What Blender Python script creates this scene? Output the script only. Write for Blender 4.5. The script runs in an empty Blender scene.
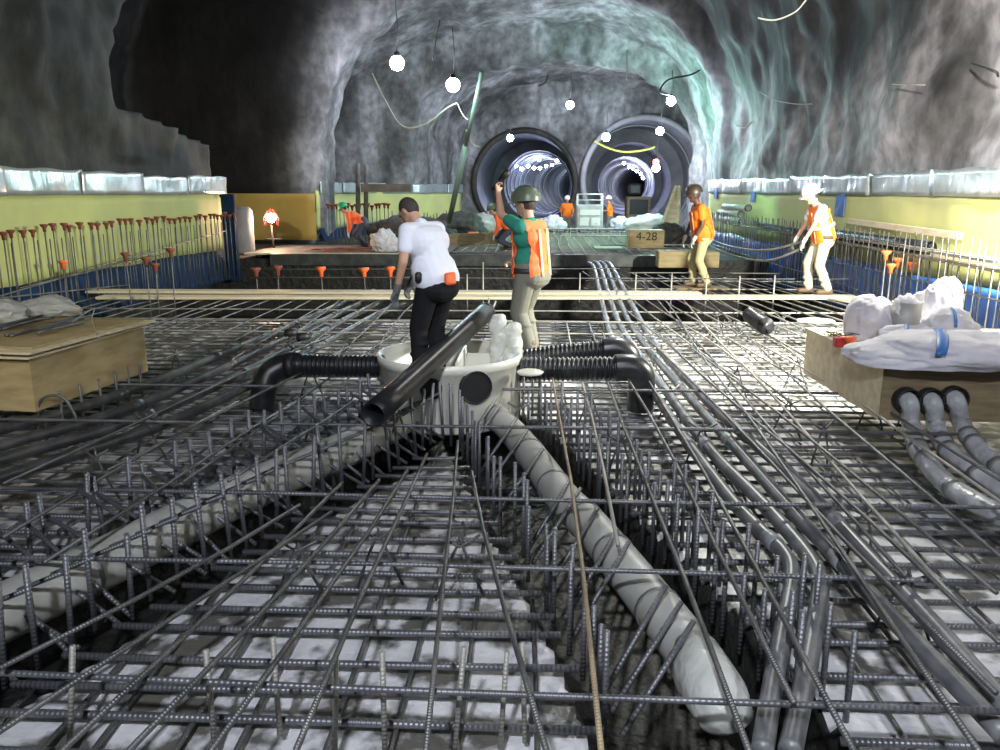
import bpy, bmesh, math, random
from math import sin, cos, pi, radians, tan, atan
from mathutils import Vector, Matrix, noise, Euler
R = random.Random(7)
SC = bpy.context.scene
COL = SC.collection
V = Vector

# ---------------------------------------------------------------- camera
F = 800.0; CH = 1.75
PITCH = atan(183/F); YAW = atan(38*cos(PITCH)/F)
cd = bpy.data.cameras.new('camera'); cam = bpy.data.objects.new('camera', cd); COL.objects.link(cam)
cd.sensor_width = 36; cd.lens = 36*F/1000; cd.clip_start = .05; cd.clip_end = 300
cam.location = (0, 0, CH)
cam.rotation_euler = Euler((pi/2-PITCH, 0, YAW), 'XYZ')
SC.camera = cam
CM = cam.rotation_euler.to_matrix()
def ray(px, py):
    return CM @ V(((px-500)/F, (375-py)/F, -1))
def PZ(px, py, z=0.0):            # where the sight line meets height z
    d = ray(px, py); t = (z-CH)/d.z
    return V((d.x*t, d.y*t, z))
def PY(px, py, y):                # where the sight line meets distance y
    d = ray(px, py); t = y/d.y
    return V((d.x*t, y, CH+d.z*t))
def PX(px, py, x):
    d = ray(px, py); t = x/d.x
    return V((x, d.y*t, CH+d.z*t))

# ---------------------------------------------------------------- materials
def mat(name, col, rough=.6, metal=0, spec=.5, n=None, bump=None, col2=None, emit=None, alpha=None, trans=0, coat=0):
    """n=(scale,detail,lo,hi[,stretch]) mixes col->col2 ; bump=(scale,strength[,dist])"""
    m = bpy.data.materials.new(name); m.use_nodes = True
    nt = m.node_tree; b = nt.nodes['Principled BSDF']
    b.inputs['Base Color'].default_value = (*col, 1); b.inputs['Roughness'].default_value = rough
    b.inputs['Metallic'].default_value = metal; b.inputs['Specular IOR Level'].default_value = spec
    b.inputs['Coat Weight'].default_value = coat
    if trans: b.inputs['Transmission Weight'].default_value = trans
    if alpha is not None: b.inputs['Alpha'].default_value = alpha
    if emit:
        b.inputs['Emission Color'].default_value = (*emit[0], 1); b.inputs['Emission Strength'].default_value = emit[1]
    tc = nt.nodes.new('ShaderNodeTexCoord')
    if n:
        mp = nt.nodes.new('ShaderNodeMapping'); nt.links.new(tc.outputs['Object'], mp.inputs[0])
        if len(n) > 4: mp.inputs['Scale'].default_value = n[4]
        t = nt.nodes.new('ShaderNodeTexNoise'); t.inputs['Scale'].default_value = n[0]; t.inputs['Detail'].default_value = n[1]
        nt.links.new(mp.outputs[0], t.inputs['Vector'])
        r = nt.nodes.new('ShaderNodeValToRGB'); nt.links.new(t.outputs['Fac'], r.inputs[0])
        r.color_ramp.elements[0].position = n[2]; r.color_ramp.elements[1].position = n[3]
        r.color_ramp.elements[0].color = (*col, 1); r.color_ramp.elements[1].color = (*(col2 or col), 1)
        nt.links.new(r.outputs[0], b.inputs['Base Color'])
    if bump:
        t = nt.nodes.new('ShaderNodeTexNoise'); t.inputs['Scale'].default_value = bump[0]; t.inputs['Detail'].default_value = 6
        mp2 = nt.nodes.new('ShaderNodeMapping'); nt.links.new(tc.outputs['Object'], mp2.inputs[0])
        if len(bump) > 3: mp2.inputs['Scale'].default_value = bump[3]
        nt.links.new(mp2.outputs[0], t.inputs['Vector'])
        bp = nt.nodes.new('ShaderNodeBump'); bp.inputs['Strength'].default_value = bump[1]
        bp.inputs['Distance'].default_value = bump[2] if len(bump) > 2 else .02
        nt.links.new(t.outputs['Fac'], bp.inputs['Height']); nt.links.new(bp.outputs[0], b.inputs['Normal'])
    return m
def rebar_mat(name, c1, c2, pitch=.016, metal=.55, rough=.42):
    m = mat(name, c1, rough, metal, .5, n=(3, 4, .35, .7), col2=c2)
    nt = m.node_tree; b = nt.nodes['Principled BSDF']
    tc = nt.nodes.new('ShaderNodeTexCoord'); w = nt.nodes.new('ShaderNodeTexWave')
    w.bands_direction = 'X'; w.inputs['Scale'].default_value = 1/pitch/ (20/(2*pi)) ; w.inputs['Distortion'].default_value = .4
    nt.links.new(tc.outputs['Object'], w.inputs['Vector'])
    bp = nt.nodes.new('ShaderNodeBump'); bp.inputs['Strength'].default_value = .55; bp.inputs['Distance'].default_value = .003
    nt.links.new(w.outputs['Fac'], bp.inputs['Height']); nt.links.new(bp.outputs[0], b.inputs['Normal'])
    return m
M = {}
M['rebar'] = rebar_mat('rebar_steel', (.09, .093, .093), (.22, .215, .20))
M['rebar_thick'] = rebar_mat('rebar_thick_steel', (.11, .116, .125), (.25, .25, .26), .022)
M['rebar_pale'] = rebar_mat('rebar_pale_steel', (.26, .25, .22), (.50, .48, .42), .018, .3, .5)
M['rebar_tan'] = rebar_mat('rebar_tan_steel', (.22, .17, .11), (.42, .33, .2), .018, .2, .55)
M['rebar_red'] = rebar_mat('rebar_red_steel', (.2, .07, .05), (.42, .2, .15), .018, .1, .6)
M['smooth_rod'] = mat('smooth_rod_steel', (.3, .29, .26), .35, .7, n=(5, 3, .3, .7), col2=(.5, .47, .4))
M['conduit'] = mat('grey_conduit', (.10, .105, .11), .38, 0, .5, n=(5, 5, .45, .75), col2=(.26, .26, .26), bump=(30, .2, .004))
M['conduit_dark'] = mat('dark_conduit', (.03, .032, .034), .4, 0, .5, n=(5, 5, .45, .75), col2=(.10, .10, .10))
M['coupling'] = mat('conduit_coupling', (.17, .18, .185), .42, 0, .5, n=(8, 4, .4, .7), col2=(.3, .3, .3))
M['black_pipe'] = mat('black_plastic_pipe', (.012, .013, .015), .32, 0, .5, n=(6, 5, .5, .8), col2=(.05, .05, .05))
M['black'] = mat('black_plastic', (.012, .012, .013), .5)
M['white_pipe'] = mat('wrapped_white_pipe', (.48, .48, .44), .42, 0, .5, n=(4, 6, .4, .75), col2=(.34, .34, .29), bump=(9, .35, .01))
M['wrap_pipe'] = mat('plastic_wrapped_pipe', (.36, .37, .38), .22, 0, .6, n=(6, 6, .4, .7), col2=(.6, .61, .62), bump=(14, .9, .02))
M['band'] = mat('grey_band', (.2, .2, .19), .4, .3)
M['basin'] = mat('cream_plastic', (.66, .66, .58), .35, 0, .5, n=(2, 5, .4, .8), col2=(.58, .57, .47))
M['film'] = mat('clear_plastic_film', (.72, .74, .68), .25, 0, .6, bump=(9, .8, .03), alpha=.7)
M['slab'] = mat('pale_mud_slab', (.68, .68, .69), .38, 0, .5, n=(3.6, 12, .47, .56), col2=(.12, .115, .10), bump=(14, .6, .02))
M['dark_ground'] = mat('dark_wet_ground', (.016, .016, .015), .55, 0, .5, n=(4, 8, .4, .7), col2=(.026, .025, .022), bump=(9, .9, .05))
M['ply'] = mat('plywood', (.50, .40, .21), .6, 0, .3, n=(3, 7, .38, .68, (1, 1, 4)), col2=(.36, .27, .12), bump=(40, .12, .004))
M['plypale'] = mat('pale_timber', (.78, .70, .50), .6, 0, .3, n=(4, 7, .35, .7, (.6, 3, 3)), col2=(.60, .50, .31), bump=(30, .15, .004))
M['timber'] = mat('weathered_timber', (.27, .21, .12), .75, 0, .3, n=(5, 6, .35, .7, (.6, 4, 4)), col2=(.16, .12, .07))
M['sack'] = mat('white_woven_sack', (.70, .685, .73), .6, 0, .3, n=(5, 5, .4, .75), col2=(.58, .565, .61), bump=(16, .5, .02))
M['blue_tape'] = mat('blue_strap', (.05, .18, .5), .5)
M['orange'] = mat('orange_plastic', (.9, .16, .04), .5)
M['orange_shaded'] = mat('shaded_orange_plastic', (.20, .055, .03), .7)  # darker copy of the orange: dim-side shade put into the colour
M['red'] = mat('red_plastic', (.5, .03, .03), .5)
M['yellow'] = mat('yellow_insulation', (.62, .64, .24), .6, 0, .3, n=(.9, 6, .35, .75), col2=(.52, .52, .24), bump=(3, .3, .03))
M['yellow_dim'] = mat('shaded_yellow_insulation', (.46, .49, .18), .65, 0, .3, n=(.9, 6, .35, .75), col2=(.36, .38, .16), bump=(3, .3, .03))  # shade on the left lining put into a darker yellow
M['yellow_far'] = mat('orange_lit_insulation', (.45, .32, .08), .65, 0, .3, n=(.9, 6, .35, .75), col2=(.36, .26, .08), bump=(3, .3, .03))  # orange glow of the work light put into the yellow
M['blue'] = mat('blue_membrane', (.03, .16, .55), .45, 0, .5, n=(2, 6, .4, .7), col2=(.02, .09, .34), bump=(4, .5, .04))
M['blue_left'] = mat('shaded_blue_membrane', (.008, .030, .085), .8, 0, .2, n=(2, 6, .4, .7), col2=(.005, .018, .045), bump=(4, .5, .04))  # darker copy of the blue membrane, left-side shade in its colour
M['foil'] = mat('foil_flashing', (.62, .68, .68), .3, .55, .6, n=(1.5, 4, .35, .7), col2=(.45, .52, .52), bump=(3.5, .8, .05, (1, 1, .3)))
M['wood_white'] = mat('pale_board', (.70, .64, .48), .55, 0, .3, n=(4, 7, .35, .7, (.3, 5, 5)), col2=(.58, .48, .30))  # pale wood with a browner grain
M['metal_grey'] = mat('painted_grey_metal', (.45, .45, .42), .5, .1, n=(3, 6, .4, .7), col2=(.3, .29, .27))
M['dark_metal'] = mat('dark_steel', (.05, .05, .05), .5, .5, n=(3, 6, .4, .7), col2=(.09, .085, .08))
M['dark_grime'] = mat('grimy_heap', (.03, .03, .03), .7, 0, n=(6, 6, .4, .7), col2=(.08, .07, .06))
M['form'] = mat('form_edge_steel', (.06, .065, .065), .45, .3, n=(5, 5, .4, .7), col2=(.11, .12, .11))
M['deck'] = mat('dark_deck_board', (.07, .065, .06), .65, 0, n=(3, 5, .4, .7), col2=(.12, .11, .10))
M['cable'] = mat('pale_cable', (.45, .45, .38), .6)
M['cable_dark'] = mat('dark_cable', (.04, .04, .04), .6)
M['hose'] = mat('yellow_hose', (.7, .6, .12), .5)
M['pole'] = mat('green_grey_pole', (.16, .23, .19), .5, .2)
M['skin'] = mat('skin', (.52, .30, .20), .5, 0, .4)
M['skin_dark'] = mat('dark_skin', (.10, .05, .03), .5, 0, .4)
M['hair'] = mat('short_dark_hair', (.045, .035, .03), .7, bump=(60, .8, .01))
M['tee'] = mat('white_cotton', (.74, .77, .83), .85, 0, .2, bump=(7, .45, .03))
M['green_tee'] = mat('green_cotton', (.03, .22, .16), .85, 0, .2, bump=(7, .45, .03))
M['vest'] = mat('orange_vest', (1.0, .17, .05), .6, 0, .3, bump=(8, .4, .02))
M['orange_shirt'] = mat('bright_orange_shirt', (1.0, .22, .02), .7, 0, .3, bump=(8, .4, .02))
M['reflect'] = mat('reflective_tape', (.8, .8, .7), .3, .2)
M['reflect_orange'] = mat('pale_orange_tape', (1.0, .5, .28), .4)
M['black_trousers'] = mat('black_trousers', (.012, .012, .014), .8, 0, .2, bump=(6, .5, .03))
M['grey_trousers'] = mat('grey_green_trousers', (.17, .17, .135), .8, 0, .2, bump=(6, .6, .03))
M['khaki'] = mat('khaki_trousers', (.42, .37, .20), .8, 0, .2, bump=(6, .5, .03))
M['pale_khaki'] = mat('pale_khaki_trousers', (.60, .54, .36), .8, 0, .2, bump=(6, .5, .03))
M['jeans'] = mat('dark_jeans', (.05, .06, .09), .8)
M['boot'] = mat('brown_boot', (.10, .06, .03), .6)
M['helmet_olive'] = mat('olive_helmet', (.10, .12, .08), .35)
M['helmet_teal'] = mat('teal_helmet_brim', (.12, .50, .36), .4)
M['helmet_brown'] = mat('brown_helmet', (.05, .035, .025), .4)
M['helmet_white'] = mat('white_helmet', (.82, .76, .72), .4)
M['helmet_green'] = mat('green_helmet', (.03, .45, .22), .4)
M['glove'] = mat('pale_glove', (.6, .6, .58), .8)
M['glove_grey'] = mat('grey_glove', (.12, .13, .13), .8)
M['eye'] = mat('eye', (.02, .015, .012), .2)
M['lips'] = mat('lips', (.35, .13, .1), .5)
M['bulb'] = mat('lit_bulb', (1, 1, 1), .5, emit=((.75, .82, 1), 60))
M['bulb_teal'] = mat('lit_teal_bulb', (1, 1, 1), .5, emit=((.55, .95, 1), 60))
M['bulb_far'] = mat('lit_far_bulb', (1, 1, 1), .5, emit=((.55, .6, 1), 70))
M['bulb_red'] = mat('lit_red_bulb', (1, .3, .2), .5, emit=((1, .12, .08), 25))
M['spark'] = mat('lit_work_light', (1, 1, 1), .5, emit=((1, .75, .5), 90))
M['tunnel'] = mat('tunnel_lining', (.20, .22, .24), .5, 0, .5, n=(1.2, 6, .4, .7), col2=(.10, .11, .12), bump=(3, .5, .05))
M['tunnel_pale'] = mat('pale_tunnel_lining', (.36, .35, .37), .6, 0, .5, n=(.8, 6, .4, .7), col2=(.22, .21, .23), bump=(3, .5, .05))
M['rib'] = mat('steel_tunnel_rib', (.38, .40, .42), .4, .3)
M['marker'] = mat('dark_marker_paint', (.02, .02, .015), .8)
M['teal_ply'] = mat('pale_green_board', (.40, .62, .35), .6)

def rock(name):
    m = mat(name, (.30, .29, .29), .72, 0, .4)
    nt = m.node_tree; b = nt.nodes['Principled BSDF']; L = nt.links.new
    tc = nt.nodes.new('ShaderNodeTexCoord')
    def nz(scale, det, sc=(1, 1, 1), dist=0):
        mp = nt.nodes.new('ShaderNodeMapping'); mp.inputs['Scale'].default_value = sc; L(tc.outputs['Object'], mp.inputs[0])
        t = nt.nodes.new('ShaderNodeTexNoise'); t.inputs['Scale'].default_value = scale; t.inputs['Detail'].default_value = det
        t.inputs['Distortion'].default_value = dist; L(mp.outputs[0], t.inputs['Vector']); return t.outputs['Fac']
    def ramp(src, a, ca, z, cz):
        r = nt.nodes.new('ShaderNodeValToRGB'); L(src, r.inputs[0]); e = r.color_ramp.elements
        e[0].position = a; e[1].position = z; e[0].color = (*ca, 1); e[1].color = (*cz, 1); return r.outputs[0]
    def mix(a, c, f=1, bt='MULTIPLY'):
        x = nt.nodes.new('ShaderNodeMix'); x.data_type = 'RGBA'; x.blend_type = bt
        if isinstance(f, (int, float)): x.inputs[0].default_value = f
        else: L(f, x.inputs[0])
        L(a, x.inputs[6]); L(c, x.inputs[7]); return x.outputs[2]
    def mth(op, a, c):
        x = nt.nodes.new('ShaderNodeMath'); x.operation = op
        for k, v in ((0, a), (1, c)):
            if isinstance(v, (int, float)): x.inputs[k].default_value = v
            else: L(v, x.inputs[k])
        return x.outputs[0]
    def mr(src, a, z):
        x = nt.nodes.new('ShaderNodeMapRange'); x.interpolation_type = 'SMOOTHSTEP'; L(src, x.inputs[0]); x.inputs[1].default_value = a; x.inputs[2].default_value = z; return x.outputs[0]
    sp = nt.nodes.new('ShaderNodeSeparateXYZ'); L(tc.outputs['Object'], sp.inputs[0]); X, Y, Z = sp.outputs
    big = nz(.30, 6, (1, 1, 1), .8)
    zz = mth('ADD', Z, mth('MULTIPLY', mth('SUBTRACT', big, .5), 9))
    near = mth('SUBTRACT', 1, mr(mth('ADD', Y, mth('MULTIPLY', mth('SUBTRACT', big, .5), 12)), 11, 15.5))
    low = mth('MULTIPLY', mr(X, 2.5, 5), mth('MAXIMUM', near, mth('SUBTRACT', 1, mr(zz, 2.6, 5.4))))          # lighter tone stands in for floodlight on the right wall
    far = mr(Y, 28.6, 29.3)                                                         # lighter tone stands in for lamplight in the far chamber
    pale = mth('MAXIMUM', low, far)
    def inv(a): return mth('SUBTRACT', 1, a)
    v1 = mth('MULTIPLY', mth('MULTIPLY', mr(Y, 16.6, 18.5), inv(mr(Y, 28.6, 29.0))), mth('MULTIPLY', inv(mr(X, -6.5, -3)), mth('MAXIMUM', inv(mr(X, -9.6, -9.1)), mr(Z, 3.2, 4.0))))  # side opening's shade painted near-black on rock and roof
    v2 = mth('MULTIPLY', mth('MULTIPLY', mr(Y, 31.2, 31.8), inv(mr(Y, 35.6, 36.2))), mth('MULTIPLY', inv(mr(X, -9, -7.9)), inv(mr(Z, 5.2, 6.5))))  # shade of the farther left niche painted near-black
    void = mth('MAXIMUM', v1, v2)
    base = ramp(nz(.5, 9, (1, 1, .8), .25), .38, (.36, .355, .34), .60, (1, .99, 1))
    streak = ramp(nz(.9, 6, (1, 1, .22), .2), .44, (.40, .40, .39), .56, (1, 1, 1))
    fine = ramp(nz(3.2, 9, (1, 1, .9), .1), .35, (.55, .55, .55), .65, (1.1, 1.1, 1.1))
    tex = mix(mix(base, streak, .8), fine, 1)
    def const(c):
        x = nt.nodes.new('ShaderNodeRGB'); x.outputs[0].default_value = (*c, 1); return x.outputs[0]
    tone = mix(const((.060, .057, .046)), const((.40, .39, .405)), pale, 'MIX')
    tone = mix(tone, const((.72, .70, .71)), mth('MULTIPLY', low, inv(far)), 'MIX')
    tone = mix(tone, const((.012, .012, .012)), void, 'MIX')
    L(mix(tone, tex), b.inputs['Base Color'])
    bp = nt.nodes.new('ShaderNodeBump'); bp.inputs['Strength'].default_value = .75; bp.inputs['Distance'].default_value = .07
    L(nz(1.3, 7, (1, 1, .75), .1), bp.inputs['Height']); L(bp.outputs[0], b.inputs['Normal'])
    return m
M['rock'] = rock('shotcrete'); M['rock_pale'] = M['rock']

# ---------------------------------------------------------------- mesh helpers
def obj(name, bm, m, parent=None, smooth=True, loc=None):
    me = bpy.data.meshes.new(name); bm.to_mesh(me); bm.free()
    if not isinstance(m, (list, tuple)): m = [m]
    for x in m: me.materials.append(M[x])
    if smooth:
        for p in me.polygons: p.use_smooth = True
    o = bpy.data.objects.new(name, me); COL.objects.link(o)
    if loc is not None: o.location = loc
    if parent: o.parent = parent
    return o
def tag(o, label, cat, group=None):
    o['label'] = label; o['category'] = cat
    if group: o['group'] = group
    return o
def empty(name, label, cat, loc=(0, 0, 0), group=None, rz=0):
    o = bpy.data.objects.new(name, None); COL.objects.link(o); o.location = loc; o.rotation_euler.z = rz
    o.empty_display_size = .2
    return tag(o, label, cat, group)
def structure(o): o['kind'] = 'structure'; return o
def box(bm, c, s, rot=None, mi=0, bevel=0):
    hx, hy, hz = s[0]/2, s[1]/2, s[2]/2
    vs = []
    for x, y, z in ((-1,-1,-1),(1,-1,-1),(1,1,-1),(-1,1,-1),(-1,-1,1),(1,-1,1),(1,1,1),(-1,1,1)):
        p = V((x*hx, y*hy, z*hz))
        if rot: p = rot @ p
        vs.append(bm.verts.new(p+V(c)))
    fs = [bm.faces.new([vs[i] for i in f]) for f in ((0,3,2,1),(4,5,6,7),(0,1,5,4),(1,2,6,5),(2,3,7,6),(3,0,4,7))]
    for f in fs: f.material_index = mi
    if bevel:
        es = list({e for f in fs for e in f.edges})
        bmesh.ops.bevel(bm, geom=es, offset=bevel, segments=1, affect='EDGES')
def frames(pts):
    """parallel-transport frames"""
    ts = []
    for i in range(len(pts)):
        a = pts[max(i-1, 0)]; b = pts[min(i+1, len(pts)-1)]
        d = (b-a); ts.append(d.normalized() if d.length > 1e-9 else V((0, 0, 1)))
    up = V((0, 0, 1)) if abs(ts[0].z) < .9 else V((0, 1, 0))
    n = (up - ts[0]*up.dot(ts[0])).normalized(); out = []
    for t in ts:
        n = (n - t*n.dot(t)).normalized(); out.append((n, t.cross(n)))
    return out
def tube(bm, pts, r, seg=8, caps=True, mi=0):
    pts = [V(p) for p in pts]; fr = frames(pts); rings = []
    rr = r if isinstance(r, (list, tuple)) else [r]*len(pts)
    for p, (a, b), q in zip(pts, fr, rr):
        rings.append([bm.verts.new(p + a*(q*cos(2*pi*k/seg)) + b*(q*sin(2*pi*k/seg))) for k in range(seg)])
    for i in range(len(rings)-1):
        for k in range(seg):
            f = bm.faces.new((rings[i][k], rings[i][(k+1) % seg], rings[i+1][(k+1) % seg], rings[i+1][k])); f.material_index = mi
    if caps:
        bm.faces.new(rings[0][::-1]).material_index = mi; bm.faces.new(rings[-1]).material_index = mi
    return rings
def hollow(bm, pts, r, th, seg=24, mi=0):
    pts = [V(p) for p in pts]
    rr = r if isinstance(r, (list, tuple)) else [r]*len(pts)
    A = tube(bm, pts, rr, seg, False, mi); B = tube(bm, pts, [x-th for x in rr], seg, False, mi)
    for ring in B: pass
    for i in (0, -1):
        for k in range(seg):
            f = bm.faces.new((A[i][k], B[i][k], B[i][(k+1) % seg], A[i][(k+1) % seg])); f.material_index = mi
    bmesh.ops.recalc_face_normals(bm, faces=bm.faces)
def lathe(bm, prof, seg=32, c=(0, 0, 0), mi=0, sx=1, sy=1, M3=None):
    rings = []
    for r, z in prof:
        ring = []
        for k in range(seg):
            p = V((r*cos(2*pi*k/seg)*sx, r*sin(2*pi*k/seg)*sy, z))
            if M3: p = M3 @ p
            ring.append(bm.verts.new(p+V(c)))
        rings.append(ring)
    for i in range(len(rings)-1):
        for k in range(seg):
            try: bm.faces.new((rings[i][k], rings[i][(k+1) % seg], rings[i+1][(k+1) % seg], rings[i+1][k])).material_index = mi
            except ValueError: pass
    return rings
def catmull(pts, n=8):
    pts = [V(p) for p in pts]; out = []
    for i in range(len(pts)-1):
        p0 = pts[max(i-1, 0)]; p1 = pts[i]; p2 = pts[i+1]; p3 = pts[min(i+2, len(pts)-1)]
        for k in range(n):
            t = k/n
            out.append(.5*((2*p1)+(p2-p0)*t+(2*p0-5*p1+4*p2-p3)*t*t+(3*p1-p0-3*p2+p3)*t**3))
    out.append(pts[-1]); return out
def strand(name, pts, r, m, parent=None, seg=6, sm=0, wob=0):
    """a bar or pipe as its own object; local X runs along it"""
    pts = [V(p) for p in pts]
    if wob:
        a, b = pts[0], pts[-1]; n = max(3, int((b-a).length/1.2)); ph = R.random()*6; ph2 = R.random()*6
        d = (b-a).normalized(); s = d.cross(V((0, 0, 1)))
        s = s.normalized() if s.length > .1 else V((1, 0, 0))
        pts = [a.lerp(b, i/n) + s*(wob*sin(ph+i*1.1)) + V((0, 0, -abs(wob)*.35*(1+sin(ph2+i*1.7)))) for i in range(n+1)]
    if sm: pts = catmull(pts, sm)
    x = (pts[-1]-pts[0]).normalized(); up = V((0, 0, 1)) if abs(x.z) < .95 else V((0, 1, 0))
    y = up.cross(x).normalized(); z = x.cross(y)
    mx = Matrix((x, y, z)).transposed().to_4x4(); mx.translation = pts[0]; inv = mx.inverted()
    bm = bmesh.new(); tube(bm, [inv @ p for p in pts], r, seg)
    o = obj(name, bm, m)
    if parent:
        o.parent = parent; o.matrix_parent_inverse = Matrix.Identity(4); o.matrix_local = parent.matrix_basis.inverted() @ mx if parent.type != 'x' else mx
    else: o.matrix_world = mx
    return o
def sheet(fn, nu, nv, bm=None, mi=0):
    bm = bm or bmesh.new()
    g = [[bm.verts.new(fn(i/nu, j/nv)) for j in range(nv+1)] for i in range(nu+1)]
    for i in range(nu):
        for j in range(nv): bm.faces.new((g[i][j], g[i+1][j], g[i+1][j+1], g[i][j+1])).material_index = mi
    return bm
def solid(o, t):
    md = o.modifiers.new('thickness', 'SOLIDIFY'); md.thickness = t; return o
def sms(x, a, b):
    t = min(1, max(0, (x-a)/(b-a))); return t*t*(3-2*t)
def interp(keys, y):
    if y <= keys[0][0]: return keys[0][1:]
    for a, b in zip(keys, keys[1:]):
        if y <= b[0]:
            t = (y-a[0])/(b[0]-a[0]); return tuple(p+(q-p)*t for p, q in zip(a[1:], b[1:]))
    return keys[-1][1:]

# ---------------------------------------------------------------- cavern shell
KEYS = [(-6, -8.7, 6.6, 11), (28.8, -8.7, 6.6, 10.3), (29.4, -7.7, 6.5, 8.7), (30.6, -7.7, 6.5, 8.6), (31.2, -8.3, 7.0, 9.3),
        (36.3, -7.4, 7.1, 8.6), (36.9, -5.8, 6.75, 7.3), (37.7, -5.7, 6.75, 7.3), (38.2, -5.2, 8.9, 7.9), (44.4, -3.9, 8.9, 7.2)]
def shell_pt(Y, u):
    xl, xr, c = interp(KEYS, Y)
    s = 3.4; z0 = -1.8
    if u < .2: x = xl; z = z0+(s-z0)*u/.2; nx, nz = -1, 0
    elif u > .8: x = xr; z = z0+(s-z0)*(1-u)/.2; nx, nz = 1, 0
    else:
        a = pi*(1-(u-.2)/.6); cx = (xl+xr)/2; hw = (xr-xl)/2
        e = .86
        cs, sn = cos(a), sin(a)
        x = cx+hw*math.copysign(abs(cs)**e, cs); z = s+(c-s)*sn**e; nx, nz = cs, sn
    # side void on the left, edge leans towards the camera higher up
    if x < -1:
        edge = 21.6-4.9*sms(z, 2.95, 3.6)+1.4*sms(z, 4.2, 6.2)
        d = sms(Y, edge, edge+1.0)*(1-sms(Y, 28.2, 28.9))*sms(-x, 1.5, 6)
        x -= 5.5*d; z += 1.0*d*sn if .2 <= u <= .8 else 0
        d2 = sms(Y, 31.3, 32)*(1-sms(Y, 35.5, 36.3))*sms(-x, 3, 6)*(1-sms(z, 5.5, 7.5))
        x -= 3.2*d2
    k = sms(z, 1.9, 3.2)
    p = V((x, Y, z))
    am = .38*noise.noise(p*.28+V((5, 1, 2))) + .20*noise.noise(p*.8) + .09*noise.noise(p*2.1)
    rid = (.10 if x > 0 else .24)*(abs(noise.noise(V((p.x*.5, p.y*.45, p.z*.3))))-.2)
    am = (am+rid)*(.12+.88*k)
    if k < 1 and Y < 29: am = max(am, -.02)*k+am*0 if k < .3 else am
    return V((x+nx*am, Y+.15*k*noise.noise(p*.6+V((9, 9, 9))), z+nz*am))
def loft(u0, u1, nu, y0, y1, ny, name, m='rock'):
    bm = sheet(lambda a, b: shell_pt(y0+(y1-y0)*a, u0+(u1-u0)*b), ny, nu)
    return structure(obj(name, bm, m))
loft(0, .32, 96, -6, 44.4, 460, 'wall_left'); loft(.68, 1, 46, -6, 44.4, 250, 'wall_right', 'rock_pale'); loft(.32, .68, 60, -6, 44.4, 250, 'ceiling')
# rear wall behind the camera
bm = sheet(lambda a, b: V((-14+26*a, -6+.3*noise.noise(V((a*9, b*5, 0))), -2+15*b)), 20, 12); structure(obj('wall_rear', bm, 'rock'))
# end wall with the two tunnel mouths
TL = (V((-.72, 44, 2.2)), 2.62); TR = (V((5.55, 44, 2.35)), 3.1)
bm = bmesh.new(); NX, NZ = 150, 110
g = {}
def ev(i, j):
    if (i, j) not in g:
        x = -7+18*i/NX; z = -2+11.5*j/NZ; p = V((x, 44, z))
        g[(i, j)] = bm.verts.new((x, 44+.35*noise.noise(p*.7)+.15*noise.noise(p*1.9)-.25*sms(z, 5, 7.5), z))
    return g[(i, j)]
for i in range(NX):
    for j in range(NZ):
        x = -7+18*(i+.5)/NX; z = -2+11.5*(j+.5)/NZ
        if min((V((x, 44, z))-TL[0]).length-TL[1], (V((x, 44, z))-TR[0]).length-TR[1]) < 0: continue
        bm.faces.new((ev(i, j), ev(i+1, j), ev(i+1, j+1), ev(i, j+1)))
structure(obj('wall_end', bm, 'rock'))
def tunnel(c, r, name, steps, m, ribs, ribm):
    t = empty(name, None, None, (c.x, 44, -.4)); del t['label']; del t['category']; structure(t)
    def loc(p): return V(p)-V((c.x, 44, -.4))
    bm = bmesh.new()
    for (ya, yb, dx, rr, dz) in steps:
        pts = [loc((c.x+dx[0]+(dx[1]-dx[0])*(k/10)**1.6, ya+(yb-ya)*k/10, c.z+dz)) for k in range(11)]
        tube(bm, pts, rr, 48, False)
    for a, b in zip(steps, steps[1:]):
        A = tube(bm, [loc((c.x+a[2][1], a[1], c.z+a[4])), loc((c.x+a[2][1], a[1]+.01, c.z+a[4]))], a[3], 48, False)
        B = tube(bm, [loc((c.x+b[2][0], a[1], c.z+b[4])), loc((c.x+b[2][0], a[1]+.01, c.z+b[4]))], b[3], 48, False)
        for k in range(48): bm.faces.new((A[0][k], A[0][(k+1) % 48], B[0][(k+1) % 48], B[0][k]))
    e = steps[-1]; tube(bm, [loc((c.x+e[2][1], e[1], c.z)), loc((c.x+e[2][1], e[1]+.05, c.z))], e[3], 48, True)
    structure(obj('wall_lining', bm, m, t))
    bm = bmesh.new()
    pts = [loc((c.x, 43.75, c.z))+V((cos(a*pi/32)*(r+.08), 0, sin(a*pi/32)*(r+.08))) for a in range(65)]
    tube(bm, pts, .16, 8, False); structure(obj('wall_collar', bm, ribm, t))
    for (y, dx, rr, w) in ribs:
        bm = bmesh.new()
        pts = [loc((c.x+dx, y, c.z))+V((cos(a*pi/24)*(rr-.06), 0, sin(a*pi/24)*(rr-.06))) for a in range(49)]
        tube(bm, pts, w, 6, False); structure(obj('wall_rib', bm, 'rib', t))
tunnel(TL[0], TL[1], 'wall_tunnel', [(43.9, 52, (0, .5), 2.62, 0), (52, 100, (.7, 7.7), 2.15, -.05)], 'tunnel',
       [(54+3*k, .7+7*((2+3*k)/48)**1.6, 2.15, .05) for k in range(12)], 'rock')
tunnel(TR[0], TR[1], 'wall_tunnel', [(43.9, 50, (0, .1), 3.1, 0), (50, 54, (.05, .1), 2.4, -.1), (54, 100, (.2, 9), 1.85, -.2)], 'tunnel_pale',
       [(47, .05, 3.1, .05)]+[(56+3*k, .2+8.8*((2+3*k)/46)**1.6, 1.85, .05) for k in range(8)], 'tunnel_pale')

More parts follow.
